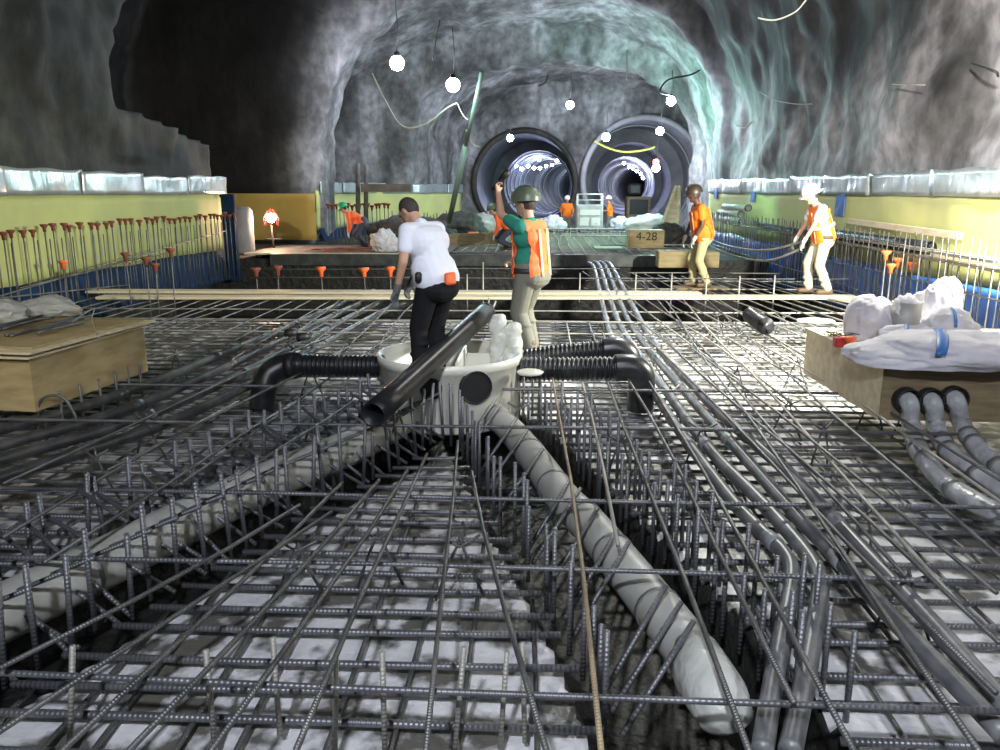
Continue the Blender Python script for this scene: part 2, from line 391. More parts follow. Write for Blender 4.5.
for x_, y_ in ((2.1, 74), (4.4, 86), (7.6, 68), (9.6, 78)):
    ld = bpy.data.lights.new('tunnel_fill', 'POINT'); ld.energy = 160; ld.color = (.7, .78, 1); ld.shadow_soft_size = .2  # unseen lights added to brighten the deep tunnels
    lo = bpy.data.objects.new('tunnel_fill', ld); COL.objects.link(lo); lo.location = (x_, y_, 3.2)
# ---------------------------------------------------------------- floor with pipe trenches
ZF = -.46
LP = [PZ(428, 402, -.26), PZ(365, 440, -.28), PZ(250, 490, -.28), PZ(110, 560, -.28), PZ(0, 614, -.28), PZ(-110, 668, -.28)]
RP = [PZ(470, 398, -.26), PZ(500, 420, -.27), PZ(530, 453, -.28), PZ(562, 497, -.28), PZ(592, 528, -.28), PZ(652, 602, -.28), PZ(690, 652, -.28), PZ(722, 704, -.28)]
RPX = RP + [RP[-1]+(RP[-1]-RP[-2]).normalized()*1.2]
BAS = PZ(450, 352, .22); BAS.z = 0
def seg_d(p, poly):
    best = 9
    for a, b in zip(poly, poly[1:]):
        a2, b2, q = V((a.x, a.y)), V((b.x, b.y)), V((p[0], p[1])); d = b2-a2
        t = max(0, min(1, (q-a2).dot(d)/d.dot(d))); best = min(best, (q-a2-d*t).length)
    return best
def pipe_x(poly, y):
    for a, b in zip(poly, poly[1:]):
        lo, hi = min(a.y, b.y), max(a.y, b.y)
        if lo <= y <= hi and hi > lo: return a.x+(b.x-a.x)*(y-a.y)/(b.y-a.y)
    return None
def floor_z(x, y):
    d = min(seg_d((x, y), LP)-.42, seg_d((x, y), RPX)-.44)
    z = ZF-.42*(1-sms(d, -.05, .10))
    # the gap to the right where the three wrapped pipes dive under the crate
    return z+.012*noise.noise(V((x*2, y*2, 0)))
bm = bmesh.new(); nx, ny = 400, 350
X0, X1, Y0, Y1 = -9.4, 7.2, -1.0, 13.9
gv = [[bm.verts.new((X0+(X1-X0)*i/nx, Y0+(Y1-Y0)*j/ny, floor_z(X0+(X1-X0)*i/nx, Y0+(Y1-Y0)*j/ny))) for j in range(ny+1)] for i in range(nx+1)]
for i in range(nx):
    for j in range(ny):
        f = bm.faces.new((gv[i][j], gv[i+1][j], gv[i+1][j+1], gv[i][j+1]))
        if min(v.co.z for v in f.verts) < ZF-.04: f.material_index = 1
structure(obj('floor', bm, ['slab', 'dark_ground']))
bm = bmesh.new()
def quad(bm, pts, mi=0):
    bm.faces.new([bm.verts.new(p) for p in pts]).material_index = mi
quad(bm, [(X0, -6, ZF), (X1, -6, ZF), (X1, -1, ZF), (X0, -1, ZF)])
quad(bm, [(-14.5, 13.9, -1.5), (7.2, 13.9, -1.5), (7.2, 20.95, -1.5), (-14.5, 20.95, -1.5)], 1)
quad(bm, [(X0, 13.9, ZF), (X0, 13.9, -1.5), (X1, 13.9, -1.5), (X1, 13.9, ZF)], 1)
quad(bm, [(-14.5, 20.95, -1.5), (-14.5, 20.95, .03), (7.2, 20.95, .03), (7.2, 20.95, -1.5)], 1)
quad(bm, [(-16, 20.95, .03), (8, 20.95, .03), (8, 36, .03), (-16, 36, .03)], 1)
quad(bm, [(-12, 36, -.3), (10, 36, -.3), (10, 90, -.3), (-12, 90, -.3)], 2)
structure(obj('floor_far', bm, ['slab', 'dark_ground', 'slab']))

# ---------------------------------------------------------------- wall linings
def lining(name, side, x, y0, y1, label, zt=1.75, zb=.45, blue='blue', yel='yellow', xf=None, zbot=-.45):
    root = empty(name, label, 'lining', (x, y0, 0))
    s = -1 if side == 'l' else 1
    fx = xf or (lambda y: x)
    n = max(4, int((y1-y0)/.4))
    def wob(y, z): return .03*noise.noise(V((y*.9, z*2, x)))
    bm = sheet(lambda a, b: V((fx(y0+(y1-y0)*a)-x+wob(y0+(y1-y0)*a, b)+s*.04*abs(sin(a*n*.55)), (y1-y0)*a, zb-.05+(zt-zb+.1)*b)), n, 6)
    solid(obj('insulation_sheet', bm, yel, root), .05)
    def bl(a, b):
        y = y0+(y1-y0)*a; top = zb+.07*noise.noise(V((y*.5, 2, x)))
        z = zbot+(top-zbot)*b
        return V((fx(y)-x-s*(.07+.30*(1-b)+.05*noise.noise(V((y, b*3, x)))), y-y0, z))
    bm = sheet(bl, n*2, 6); solid(obj('membrane', bm, blue, root), .02)
    return root
lining('insulation_lining', 'r', 6.2, 3, 30, 'yellow insulation lining with blue membrane foot along the brightly lit concrete wall')
lining('insulation_lining', 'l', -8.3, 3, 21.3, 'shaded yellow insulation lining with shaded blue foot behind the row of capped dowels', blue='blue_left', yel='yellow_dim', zt=1.72, zb=.30)
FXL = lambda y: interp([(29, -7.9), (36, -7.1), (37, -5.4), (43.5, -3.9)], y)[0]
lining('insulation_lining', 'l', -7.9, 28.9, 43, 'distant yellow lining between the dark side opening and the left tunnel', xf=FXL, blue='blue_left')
# facing lining across the side void
root = empty('insulation_lining', 'orange-lit yellow lining facing the camera across the dark side opening', 'lining', (-10.7, 27.2, 0))
bm = sheet(lambda a, b: V((-3.4+6.6*a, .05*noise.noise(V((a*8, b*3, 0))), .15+1.55*b)), 20, 6); solid(obj('insulation_sheet', bm, 'yellow_far', root), .05)
bm = sheet(lambda a, b: V((-3.4+6.6*a, -.1-.2*(1-b), -.3+.46*b)), 20, 4); solid(obj('membrane', bm, 'black', root), .02)
# foil sheets along the top of each lining
def foils(x, ys, s, label, group, fx=None, zj=.0):
    for k, (a, b) in enumerate(zip(ys, ys[1:])):
        dz = R.uniform(-.03, .03); ph = R.random()*9
        xx = fx or (lambda y: x)
        def fn(u, v):
            y = a+(b-a+.08)*u
            return V((xx(y)-x-s*(.05+.03*(k % 2)+.03*noise.noise(V((y*2.3, v*1.5, ph)))), y-a, 1.70+dz*.5+(.42+dz)*v+.015*sin(y*5+ph)*(v > .9)))
        bm = sheet(fn, 14, 5); o = obj('foil_sheet', bm, 'foil', loc=(x, a, 0)); solid(o, .008); tag(o, label, 'foil', group)
foils(6.2, [3.5+2.4*k for k in range(12)], 1, 'crinkled silver foil sheet capping the yellow lining on the bright wall', 'foil sheets on the bright wall')
foils(-8.3, [3.2+2.26*k for k in range(9)], -1, 'dull silver foil sheet capping the lining behind the dowel row', 'foil sheets on the dim wall')
foils(-7.9, [29.2+2.3*k for k in range(7)], -1, 'small silver foil sheet on the distant lining left of the tunnel', 'foil sheets on the far lining', fx=FXL)
for px, py, h, w in ((840, 205, 21, 9), (753, 197, 9, 5), (716, 193, 10, 3.5)):
    c = PX(px, py, 6.13); k = c.y/F
    bm = bmesh.new(); box(bm, (0, 0, 0), (.02, w*k*c.y/6.2*.9, h*k), bevel=.004)
    o = obj('blue_patch', bm, 'blue', smooth=False, loc=c); tag(o, {840: 'large upright blue tape patch on the yellow lining right of the white-helmeted worker', 753: 'small blue patch on the lining above the stored bars', 716: 'narrowest and farthest blue patch on the yellow lining'}[px], 'tape')
# corner post
bm = bmesh.new(); box(bm, (0, 0, .85), (.34, .12, 2.2), bevel=.01); box(bm, (0, -.08, 1.9), (.36, .05, .08), bevel=.01)
tag(obj('corner_post', bm, 'blue_left', smooth=False, loc=(PY(228, 200, 20.6).x, 20.6, -.25)), 'dark navy post at the end of the dim yellow lining', 'post')
bm = bmesh.new(); box(bm, (0, 0, .8), (.65, .3, 1.6), bevel=.12)
tag(obj('wrapped_column', bm, 'tunnel_pale', loc=(PY(240, 200, 22.5).x, 22.5, -.25)), 'pale plastic-wrapped stub column just right of the navy post', 'column')

# ---------------------------------------------------------------- rebar mats
def bar(name, a, b, r, m, label, group, wob=0, cat='rebar', seg=6, pts=None):
    o = strand(name, pts or [a, b], r, m, seg=seg, wob=wob); return tag(o, label, cat, group)
rows = []; y = 1.75
while y < 13.6: rows.append(y); y += .225 if y < 9 else .27
BR = .80
n_rows = 0
for y in rows:
    lx = pipe_x(LP, y); rx = pipe_x(RPX, y); zz = -.385
    j = lambda: R.uniform(-.02, .02)
    yy = y+R.uniform(-.025, .025)
    m = 'rebar_thick' if y < 8 else 'rebar'; r = (.0195 if y < 5 else .0165) if y < 8 else .0125
    spans = []
    if y < min(LP[0].y, RP[0].y):
        L1 = (lx-.47) if lx is not None else -9
        L2 = (lx+.47) if lx is not None else -4.6
        R1 = (rx-.50) if rx is not None else 1.6
        R2 = (rx+.47) if rx is not None else 2.2
        if L1 > -7.6 and y > 3.3: spans.append((max(-8.0, -y*.8-1.5), L1, 'l'))
        if R1 > L2+.1: spans.append((max(L2, -y*.75-1.2), R1, 'c'))
        spans.append((R2, min(5.5, y*.75+1.6) if y < 6 else 3.5, 'r'))
    elif abs(y-BAS.y) < BR:
        w = math.sqrt(BR*BR-(y-BAS.y)**2); spans += [(-8, BAS.x-w, 'l'), (BAS.x+w, 5.6 if y > 7.9 else 3.4, 'r')]
    else: spans += [(-8, -1.2, 'l'), (-1.1, 5.6 if y > 7.9 else 3.4, 'r')]
    for a, b, s in spans:
        if b-a < .3: continue
        lab = {'l': 'ribbed cross bar low in the mat on the dim side of the left pipe',
               'c': 'thick ribbed cross bar on the wet slab between the two white pipes',
               'r': 'ribbed cross bar low in the mat on the bright side of the right pipe'}[s]
        grp = {'l': 'lower cross bars, dim side', 'c': 'lower cross bars between the pipes', 'r': 'lower cross bars, bright side'}[s]
        bar('cross_rebar', V((a+j(), yy+j(), zz)), V((b+j(), yy+j(), zz)), r, m, lab, grp, wob=.008)
        n_rows += 1
# lower lengthwise bars
x = -7.8
while x < 5.5:
    xx = x+R.uniform(-.04, .04)
    ya = max(1.6, abs(xx)/.8-.5); segs = []; cur = None; y = ya
    while y < 13.6:
        bad = seg_d((xx, y), LP) < .45 or seg_d((xx, y), RPX) < .47 or (V((xx, y))-V((BAS.x, BAS.y))).length < BR or (xx > 3.4 and 5.0 < y < 8.3)
        if not bad and cur is None: cur = y
        if (bad) and cur is not None: segs.append((cur, y-.05)); cur = None
        y += .05
    if cur: segs.append((cur, 13.6))
    for a, b in segs:
        if b-a > .4:
            bar('lower_rebar', V((xx, a, -.415)), V((xx+R.uniform(-.05, .05), b, -.415)), .0125, 'rebar', 'lengthwise ribbed bar in the lowest layer on the pale slab', 'lowest lengthwise bars', wob=.01)
    x += .29
# middle cross bars and top mat: long carrier bars right across
for k, (y, xa, xb, la) in enumerate(((2.62, -3.2, 2.0, 'nearest'), (3.60, -4.4, 4.4, 'second'), (4.52, -5.2, 4.6, 'third'), (6.02, -5.8, 3.2, 'fourth'), (7.25, -6.8, 3.3, 'fifth'))):
    seglab = {'nearest': 'long ribbed carrier bar across the near mat, closest to the camera', 'second': 'long ribbed carrier bar crossing both white pipes at their near ends',
              'third': 'long ribbed carrier bar crossing both white pipes midway along', 'fourth': 'long ribbed carrier bar just in front of the open black pipe end', 'fifth': 'long ribbed carrier bar passing in front of the cream basin'}[la]
    bar('carrier_rebar', V((xa, y+.02, -.035)), V((xb, y-.05, -.035)), .0135, 'rebar_thick', seglab, None, wob=.012)
for y, xa, xb in ((9.3, -7.6, 5.4), (10.2, -7.5, 5.4), (11.2, -7.4, 5.4), (12.2, -7.6, 5.4)):
    bar('carrier_rebar', V((xa, y, -.03)), V((xb, y, -.03)), .011, 'rebar_pale', 'thin pale carrier bar across the mat between basin and plank', 'pale carrier bars behind the basin', wob=.012)
for y, xa, xb in ((15.2, .9, 5.5), (16.6, 1.0, 5.5), (18.3, 1.2, 5.5)):
    bar('carrier_rebar', V((xa, y, -.03)), V((xb, y, -.03)), .013, 'rebar_pale', 'bright cross bar in the open mat beyond the plank', 'bright carrier bars beyond the plank', wob=.01)
# top lengthwise bars, traced through two points each on level 0
TOP = [  # (far px,py),(near px,py), material
    ((567, 321), (620, 545), 'rebar_pale'), ((552, 357), (603, 752), 'rebar_tan'), ((587, 321), (745, 752), 'rebar'), ((604, 333), (800, 700), 'rebar'),
    ((620, 330), (862, 752), 'rebar'), ((665, 300), (985, 752), 'rebar'), ((683, 300), (960, 600), 'rebar_pale'), ((707, 300), (1000, 560), 'rebar'),
    ((700, 285), (1005, 505), 'rebar_pale'), ((760, 330), (1005, 480), 'rebar'), ((641, 280), (905, 575), 'rebar'), ((655, 330), (1000, 640), 'rebar'),
    ((640, 330), (1000, 690), 'rebar'), ((690, 345), (1000, 590), 'rebar'),
    ((455, 440), (432, 752), 'rebar'), ((424, 452), (300, 752), 'rebar'), ((405, 470), (215, 752), 'rebar'), ((378, 480), (128, 752), 'rebar'), ((345, 482), (55, 752), 'rebar'),
    ((472, 470), (545, 752), 'rebar'), ((330, 510), (0, 730), 'rebar'), ((300, 505), (0, 668), 'rebar'),
    ((400, 330), (180, 480), 'rebar'), ((350, 345), (110, 470), 'rebar'), ((330, 335), (0, 482), 'rebar'), ((240, 400), (0, 535), 'rebar'), ((300, 400), (40, 560), 'rebar'), ((352, 400), (230, 480), 'rebar')]
for (a, b, m) in TOP:
    k_ = TOP.index((a, b, m)); zz_ = (.0, .024)[k_ % 2]; A, B = PZ(*a, zz_), PZ(*b, zz_)
    side = 'between the two white pipes' if a[0] < 480 and b[0] > 40 and a[1] > 430 else ('across the dim half of the floor' if a[0] < 420 else 'sweeping across the bright half of the floor')
    if m == 'rebar_tan': lab, gr = 'tan rusty bar lying lengthwise right of the dark trench', None
    else: lab, gr = 'long slender top bar running lengthwise '+side, 'top bars '+side
    bar('top_rebar', A, B, .0115, m, lab, gr, wob=.02)
# bright bars over the pit and towards the right wall
for k in range(17):
    xf = 1.4+.26*k; yf = 18.4-.12*k
    xn = xf+.25+.03*k; yn = 8.4+R.uniform(-.4, .4) if xn > 3.3 else 7.2+R.uniform(-.5, .5)
    bar('top_rebar', V((xf-.35, yf, 0)), V((xn, yn, 0)), .0115, 'rebar_pale', 'bright slender top bar running from the pit to the plank and sacks', 'bright top bars beyond the sacks', wob=.03)
for k in range(22):
    xf = -7.4+.3*k
    if abs(xf-BAS.x) < .75: continue
    bar('top_rebar', V((xf+R.uniform(-.1, .1), 13.2, 0)), V((xf+R.uniform(-.2, .2), 8.3+R.uniform(0, .8), 0)), .0105, 'rebar', 'dim slender top bar behind the basin and left conduits', 'dim top bars behind the basin', wob=.03)

# upright stirrups and slanted ties beside the pipes
def along(poly, s):
    for a, b in zip(poly, poly[1:]):
        l = (b-a).length
        if s <= l: return a.lerp(b, s/l), (b-a).normalized()
        s -= l
    return None, None
s = .35
while True:
    p, d = along(LP, s)
    if p is None or p.y < 2.6: break
    n = V((d.y, -d.x, 0)).normalized()
    if n.x < 0: n = -n
    for q, off in ((-1, -.40), (1, .36)):
        c = p+n*off+V((R.uniform(-.04, .04), R.uniform(-.04, .04), 0))
        tilt = V((R.uniform(-.05, .05), R.uniform(-.03, .03), 0))
        bar('stirrup', V((c.x, c.y, -.44)), V((c.x, c.y, .04+R.uniform(0, .10)))+tilt, .0145, 'rebar_thick', 'upright stub bar standing beside the left white pipe', 'uprights by the left white pipe')
    a = p-n*.36+V((0, 0, .28+R.uniform(-.03, .05))); b = p+n*.40-d*.12+V((0, 0, -.15))
    bar('slanted_rebar', a+d*R.uniform(-.1, .1), b+d*R.uniform(-.1, .15), .0135, 'rebar_thick', 'slanting tie bar crossing over the left white pipe', 'ties over the left white pipe')
    a = p+n*.38+V((0, 0, .26)); b = p-n*.38+d*.05+V((0, 0, -.1))
    bar('slanted_rebar', a, b+V((0, 0, -.0)), .0125, 'rebar_thick', 'slanting tie bar crossing over the left white pipe', 'ties over the left white pipe')
    s += .18
s = .2
while True:
    p, d = along(RP, s)
    if p is None: break
    n = V((d.y, -d.x, 0)).normalized()
    if n.x < 0: n = -n
    for off in (-.44, .36, .60):
        c = p+n*off+V((R.uniform(-.03, .03), R.uniform(-.04, .04), 0))
        bar('stirrup', V((c.x, c.y, -.46)), V((c.x, c.y, .0+R.uniform(-.05, .10))), .0135, 'rebar_thick', 'upright stub bar standing beside the right white pipe', 'uprights by the right white pipe')
    if R.random() < .38:
        a = p-n*.40+V((0, 0, -.16)); b = p-n*.02-d*.25+V((0, 0, .20))
        bar('slanted_rebar', a, b, .013, 'rebar_thick', 'slanting hooked bar in the dark trench by the right white pipe', 'ties in the right trench')
    s += .165
# stub bars in front
for px, py in ((70, 745), (215, 745), (280, 735), (335, 752), (385, 752), (455, 748), (500, 748), (525, 742)):
    c = PZ(px, py, -.4); bar('dowel', c, c+V((R.uniform(-.02, .06), R.uniform(.0, .05), .42)), .012, 'rebar_pale', 'near upright dowel rising from the slab at the bottom of the view', 'near dowels')
for px, py in ((240, 672), (330, 672), (60, 690)):
    pass
# rebar chairs (zigzag standees)
def chair(p, h=.34, rz=0, m='rebar'):
    w = .10; pts = [(-w*1.3, 0, 0), (-w*.6, 0, h*.55), (0, .01, h*.9), (0.0, 0, h), (w*.1, 0, h*.9), (w*.6, 0, h*.5), (w*1.3, .04, 0)]
    bm = bmesh.new(); tube(bm, pts, .0085, 6)
    tube(bm, [(-.11, 0, h), (0, 0, h*.82), (.11, 0, h)], .0085, 6)
    o = obj('rebar_chair', bm, m, loc=p); o.rotation_euler.z = rz
    return tag(o, 'bent wire standee chair propping up the top bars', 'rebar support', 'standee chairs in the mat')
for px, py in ((312, 400), (660, 372), (723, 345), (781, 340), (669, 420), (620, 480), (590, 430), (700, 470), (715, 335), (795, 390), (735, 400), (178, 380), (320, 440), (150, 460), (100, 500), (785, 440), (820, 470), (870, 430), (905, 440), (250, 350), (300, 345), (600, 345), (805, 315), (520, 440), (400, 450), (460, 600), (380, 590), (860, 560), (900, 640), (300, 600)):
    if py < 425 and px > 850: continue
    chair(PZ(px, py, -.40), R.uniform(.34, .40), R.uniform(-.6, .6))
# hoop by the left crate
P0 = PZ(55, 420, -.1)
strand_pts = [P0+V((-.16, 0, -.25)), P0+V((-.13, 0, .1)), P0+V((-.05, 0, .2)), P0+V((.08, 0, .2)), P0+V((.16, 0, .08)), P0+V((.24, 0, -.2))]
o = strand('bent_hoop', strand_pts, .012, 'rebar', sm=6); tag(o, 'bent rebar hoop sticking up before the left plywood crate', 'rebar')
for px, py in ((44, 405), (62, 402), (82, 394), (101, 388), (117, 380), (129, 374), (141, 370)):
    c = PZ(px, py+12, -.1); bar('crate_dowel', V((c.x, c.y, -.4)), V((c.x, c.y, .10)), .013, 'rebar', 'short upright bar in the line along the left crate', 'dowels beside the left crate')

# ---------------------------------------------------------------- pipes
def pipe_thing(name, pts, r, m, label, couplings, cm='coupling', sm=8, cr=None, cl=.12, group=None, seg=14, cname='coupling', cat='pipe'):
    P = catmull(pts, sm) if sm else [V(p) for p in pts]
    root = empty(name, label, cat, P[0], group)
    bm = bmesh.new(); tube(bm, [p-P[0] for p in P], r, seg); obj('pipe_run', bm, m, root)
    tot = [0]
    for a, b in zip(P, P[1:]): tot.append(tot[-1]+(b-a).length)
    for c in couplings:
        s = c*tot[-1]
        for i in range(len(P)-1):
            if tot[i] <= s <= tot[i+1]:
                d = (P[i+1]-P[i]).normalized(); q = P[i].lerp(P[i+1], (s-tot[i])/max(1e-6, tot[i+1]-tot[i]))-P[0]
                bm = bmesh.new(); rr = cr or r*1.16
                tube(bm, [q-d*cl/2, q-d*cl*.46, q+d*cl*.46, q+d*cl/2], [r*1.02, rr, rr, r*1.02], seg); obj(cname, bm, cm, root); break
    return root
pipe_thing('drain_pipe', LP, .145, 'white_pipe', 'wide white drain pipe running down to the lower left corner of the mat', [.06, .22, .38, .52, .66, .8, .92], 'band', cr=.151, cl=.03, seg=24, cname='band')
rp = pipe_thing('drain_pipe', RP, .118, 'white_pipe', 'wide white drain pipe running towards the camera with a film-wrapped end', [.15, .35, .5, .62, .72, .85], 'band', cr=.124, cl=.03, seg=24, cname='band')
d = (RP[-1]-RP[-2]).normalized(); bm = bmesh.new()
tube(bm, [d*-.35, d*-.2, d*-.05, d*.06, d*.12], [.123, .13, .138, .11, .05], 20)
for v in bm.verts: v.co += v.normal*0+V((noise.noise(v.co*9), noise.noise(v.co*9+V((3, 3, 3))), noise.noise(v.co*8)))*.02
e = obj('film_wrap', bm, 'film', rp); e.location = RP[-1]-RP[0]; e['label'] = 'crumpled clear film wrapped around the pipe end'
pipe_thing('conduit', [PY(588, 263, 20), PY(594, 268, 18), PZ(604, 311, -.05), PZ(613, 340, -.14), PZ(655, 395, -.15), PZ(680, 432, -.15), PZ(728, 496, -.15), PZ(760, 530, -.15), PZ(786, 556, -.15), PZ(792, 580, -.16), PZ(781, 640, -.18), PZ(772, 690, -.2), PZ(762, 752, -.22)], .042, 'conduit',
           'grey conduit nearest the basin, its end elbowing towards the camera', [.1, .3, .47, .55, .66, .76, .80, .9])
pipe_thing('conduit', [PY(594, 262, 20), PY(600, 267, 18), PZ(614, 311, -.05), PZ(629, 340, -.14), PZ(668, 394, -.15), PZ(710, 450, -.15), PZ(755, 496, -.15), PZ(785, 528, -.15), PZ(815, 566, -.15), PZ(820, 592, -.16), PZ(812, 640, -.18), PZ(803, 690, -.2), PZ(790, 752, -.22)], .044, 'conduit',
           'second grey conduit from the basin, elbowing down beside the first', [.12, .33, .45, .57, .64, .76, .80])
pipe_thing('conduit', [PY(600, 262, 20), PY(606, 267, 18), PZ(624, 311, -.04), PZ(641, 340, -.13), PZ(692, 400, -.14), PZ(734, 446, -.14), PZ(800, 520, -.14), PZ(832, 552, -.14), PZ(896, 622, -.14), PZ(1005, 735, -.14)], .042, 'conduit',
           'third grey conduit, running straight out at the lower right corner', [.1, .31, .5, .62, .7, .8, .92])
pipe_thing('conduit', [PY(606, 262, 20), PY(612, 267, 18), PZ(635, 311, -.04), PZ(656, 345, -.13), PZ(710, 404, -.13), PZ(755, 444, -.13), PZ(800, 484, -.13), PZ(880, 568, -.13), PZ(936, 628, -.13), PZ(1010, 712, -.13)], .044, 'conduit',
           'outermost of the four grey conduits, beside the pale slab', [.14, .34, .44, .56, .68, .8, .9])
LB = [((344, 303), (150, 383), (0, 430)), ((352, 307), (170, 392), (0, 446)), ((362, 311), (190, 398), (0, 460)), ((374, 316), (215, 402), (0, 478))]
labs = ['uppermost dark conduit of the left bundle passing close to the plywood crate', 'second dark conduit from the plywood crate in the left bundle', 'third dark conduit from the plywood crate in the left bundle', 'lowest dark conduit of the left bundle, farthest from the crate']
for k, (q, lb) in enumerate(zip(LB, labs)):
    pts = [PZ(q[0][0]+30, q[0][1]-12, -.08)]+[PZ(a, b, -.10) for a, b in q]+[PZ(-80, q[2][1]+30, -.1)]
    pipe_thing('conduit', pts, .045, 'conduit_dark', lb, [.18+.07*k, .42+.03*k, .62, .8], cm='conduit_dark')
# two capped conduit stubs in the left bundle
for px, py in ((285, 334), (297, 338)):
    c = PZ(px, py, .02); bm = bmesh.new(); tube(bm, [(0, 0, 0), (.08, .05, .01), (.13, .08, .01)], [.05, .052, .04], 12)
    tag(obj('conduit_plug', bm, 'black', loc=c), 'black conduit end cap lying on the left bundle', 'pipe cap', 'end caps on the left bundle')
# three wrapped pipes out of the right crate's end panel
_q1 = PZ(803, 373, -.05); _q2 = PZ(878, 420, -.05); _dr = (_q2-_q1).normalized(); _n = V((_dr.y, -_dr.x, 0))   # along the end panel
_nr = V((-_dr.y, _dr.x, 0)); _nr = _nr if _nr.x > 0 else -_nr
def on_panel(px, py):
    d = ray(px, py); o = V((0, 0, CH)); nn = _dr
    t = (_q2-o).dot(nn)/d.dot(nn); return o+d*t
W3 = [((904, 399), (911, 425), (920, 452), (952, 488), (1025, 528)), ((927, 399), (936, 425), (948, 450), (982, 478), (1030, 504)), ((950, 397), (962, 424), (978, 448), (1003, 470), (1040, 492))]
for k, q in enumerate(W3):
    a0 = on_panel(*q[0]); pts = [a0-_dr*.02, a0+_dr*.10+V((0, 0, -.015))]+[PZ(a, b, z) for (a, b), z in zip(q[1:], (-.06, -.14, -.2, -.22))]
    rt = pipe_thing('wrapped_pipe', pts, .070, 'wrap_pipe', ['film-wrapped grey pipe leaving the crate hole nearest the crate corner', 'middle one of the three film-wrapped pipes leaving the crate', 'film-wrapped pipe leaving the crate hole farthest from the crate corner'][k],
                    [.36, .46, .7], 'band', cr=.078, cl=.05, seg=18, cname='tape_band')
    bm = bmesh.new(); hollow(bm, [V((0, 0, 0))+_dr*.015, V((0, 0, 0))+_dr*.12], .105, .012, 20); tube(bm, [_dr*.02, _dr*.03], .10, 20); e = obj('hole_dark', bm, 'black', rt)  # black ring and disc stand for the dark of the panel hole
# big black pipe propped on basin
A = PY(373, 415, 5.62); B = PY(486, 312, 8.35)
root = empty('black_pipe', 'long smooth black pipe propped slantwise on the cream basin, open end towards camera', 'pipe', A)
D = B-A
bm = bmesh.new(); hollow(bm, [V((0, 0, 0))+D*(k/8) for k in range(9)], .098, .012, 28); obj('pipe_run', bm, 'black_pipe', root)
bm = bmesh.new(); tube(bm, [D*.10+V((0, 0, 0)), D*.104], .0, 6) if 0 else box(bm, tuple(D*.3+V((0, 0, .0))), (.002, .002, .002))
bm.free()
bm = bmesh.new(); hollow(bm, [D*.985, D*1.0], .104, .014, 28); obj('end_collar', bm, 'black', root)
for k in range(2):
    bm = bmesh.new(); tube(bm, [D*1.0+V((.02+.05*k, 0, .03)), D*1.0+V((.03+.07*k, .05, .14-.03*k))], .01, 6); obj('tie_tail', bm, 'metal_grey', root)

# ---------------------------------------------------------------- basin
root = empty('catch_basin', 'round cream plastic catch basin with a worker standing in it', 'basin', (BAS.x, BAS.y, -.42))
bm = bmesh.new()
lathe(bm, [(0.001, .0), (.69, .0), (.70, .02), (.69, .55), (.71, .56), (.71, .64), (.695, .645), (.675, .64), (.67, .56), (.66, .35), (0.001, .34)], 56); obj('tub', bm, 'basin', root)
bm = bmesh.new(); box(bm, (.12, -.12, .50), (.03, .9, .30), bevel=.005); box(bm, (.40, .1, .48), (.5, .03, .26), bevel=.005); obj('divider', bm, 'basin', root, smooth=False)
def flange(px, py, r, m, name, tilt=0):
    c = PY(px, py, BAS.y-.5); a = math.atan2(c.x-BAS.x, -(c.y-BAS.y)); dr = V((sin(a), -cos(a), 0)); c0 = V((BAS.x, BAS.y, c.z))+dr*.66-root.location
    bm = bmesh.new(); hollow(bm, [c0, c0+dr*.06], r, .012, 24)
    obj(name+'_ring', bm, m, root); bm = bmesh.new(); tube(bm, [c0+dr*.035, c0+dr*.05], r*.93, 24); return obj(name, bm, 'black', root, smooth=False)
flange(470, 384, .155, 'black_pipe', 'outlet_hole'); 
flange(437, 384, .10, 'black_pipe', 'inlet_hole')
bm = bmesh.new(); c = LP[0]-root.location; d = (LP[1]-LP[0]).normalized()
tube(bm, [c-d*.35, c-d*.02, c-d*.02, c+d*.25], [.17, .17, .19, .19], 24); tube(bm, [c+d*.25, c+d*.28], [.2, .2], 24); obj('outlet_collar', bm, 'metal_grey', root)
bm = bmesh.new(); c = RP[0]-root.location; d = (RP[1]-RP[0]).normalized()
tube(bm, [c-d*.3, c+d*.06], .17, 24); obj('outlet_collar', bm, 'metal_grey', root)
# film wrapped riser inside
c = PY(506, 336, BAS.y+.1); bm = bmesh.new()
for k, (dx, h, rr) in enumerate(((-.08, .58, .085), (.07, .50, .095))):
    tube(bm, [(dx+.01*sin(i*.5), 0, -.1+h*i/30) for i in range(31)], [rr*(1-.12*abs(sin(i*1.3+k)))*(1 if i < 28 else (.9, .75, .5)[i-28]) for i in range(31)], 36)
for v in bm.verts: v.co += V((noise.noise(v.co*9), noise.noise(v.co*9+V((4, 1, 0))), 0))*.03+V((noise.noise(v.co*22), noise.noise(v.co*22+V((4, 1, 0))), 0))*.012
tag(obj('wrapped_riser', bm, 'film', loc=V((c.x, c.y, .1))), 'film-wrapped white riser standing up inside the cream basin', 'pipe')
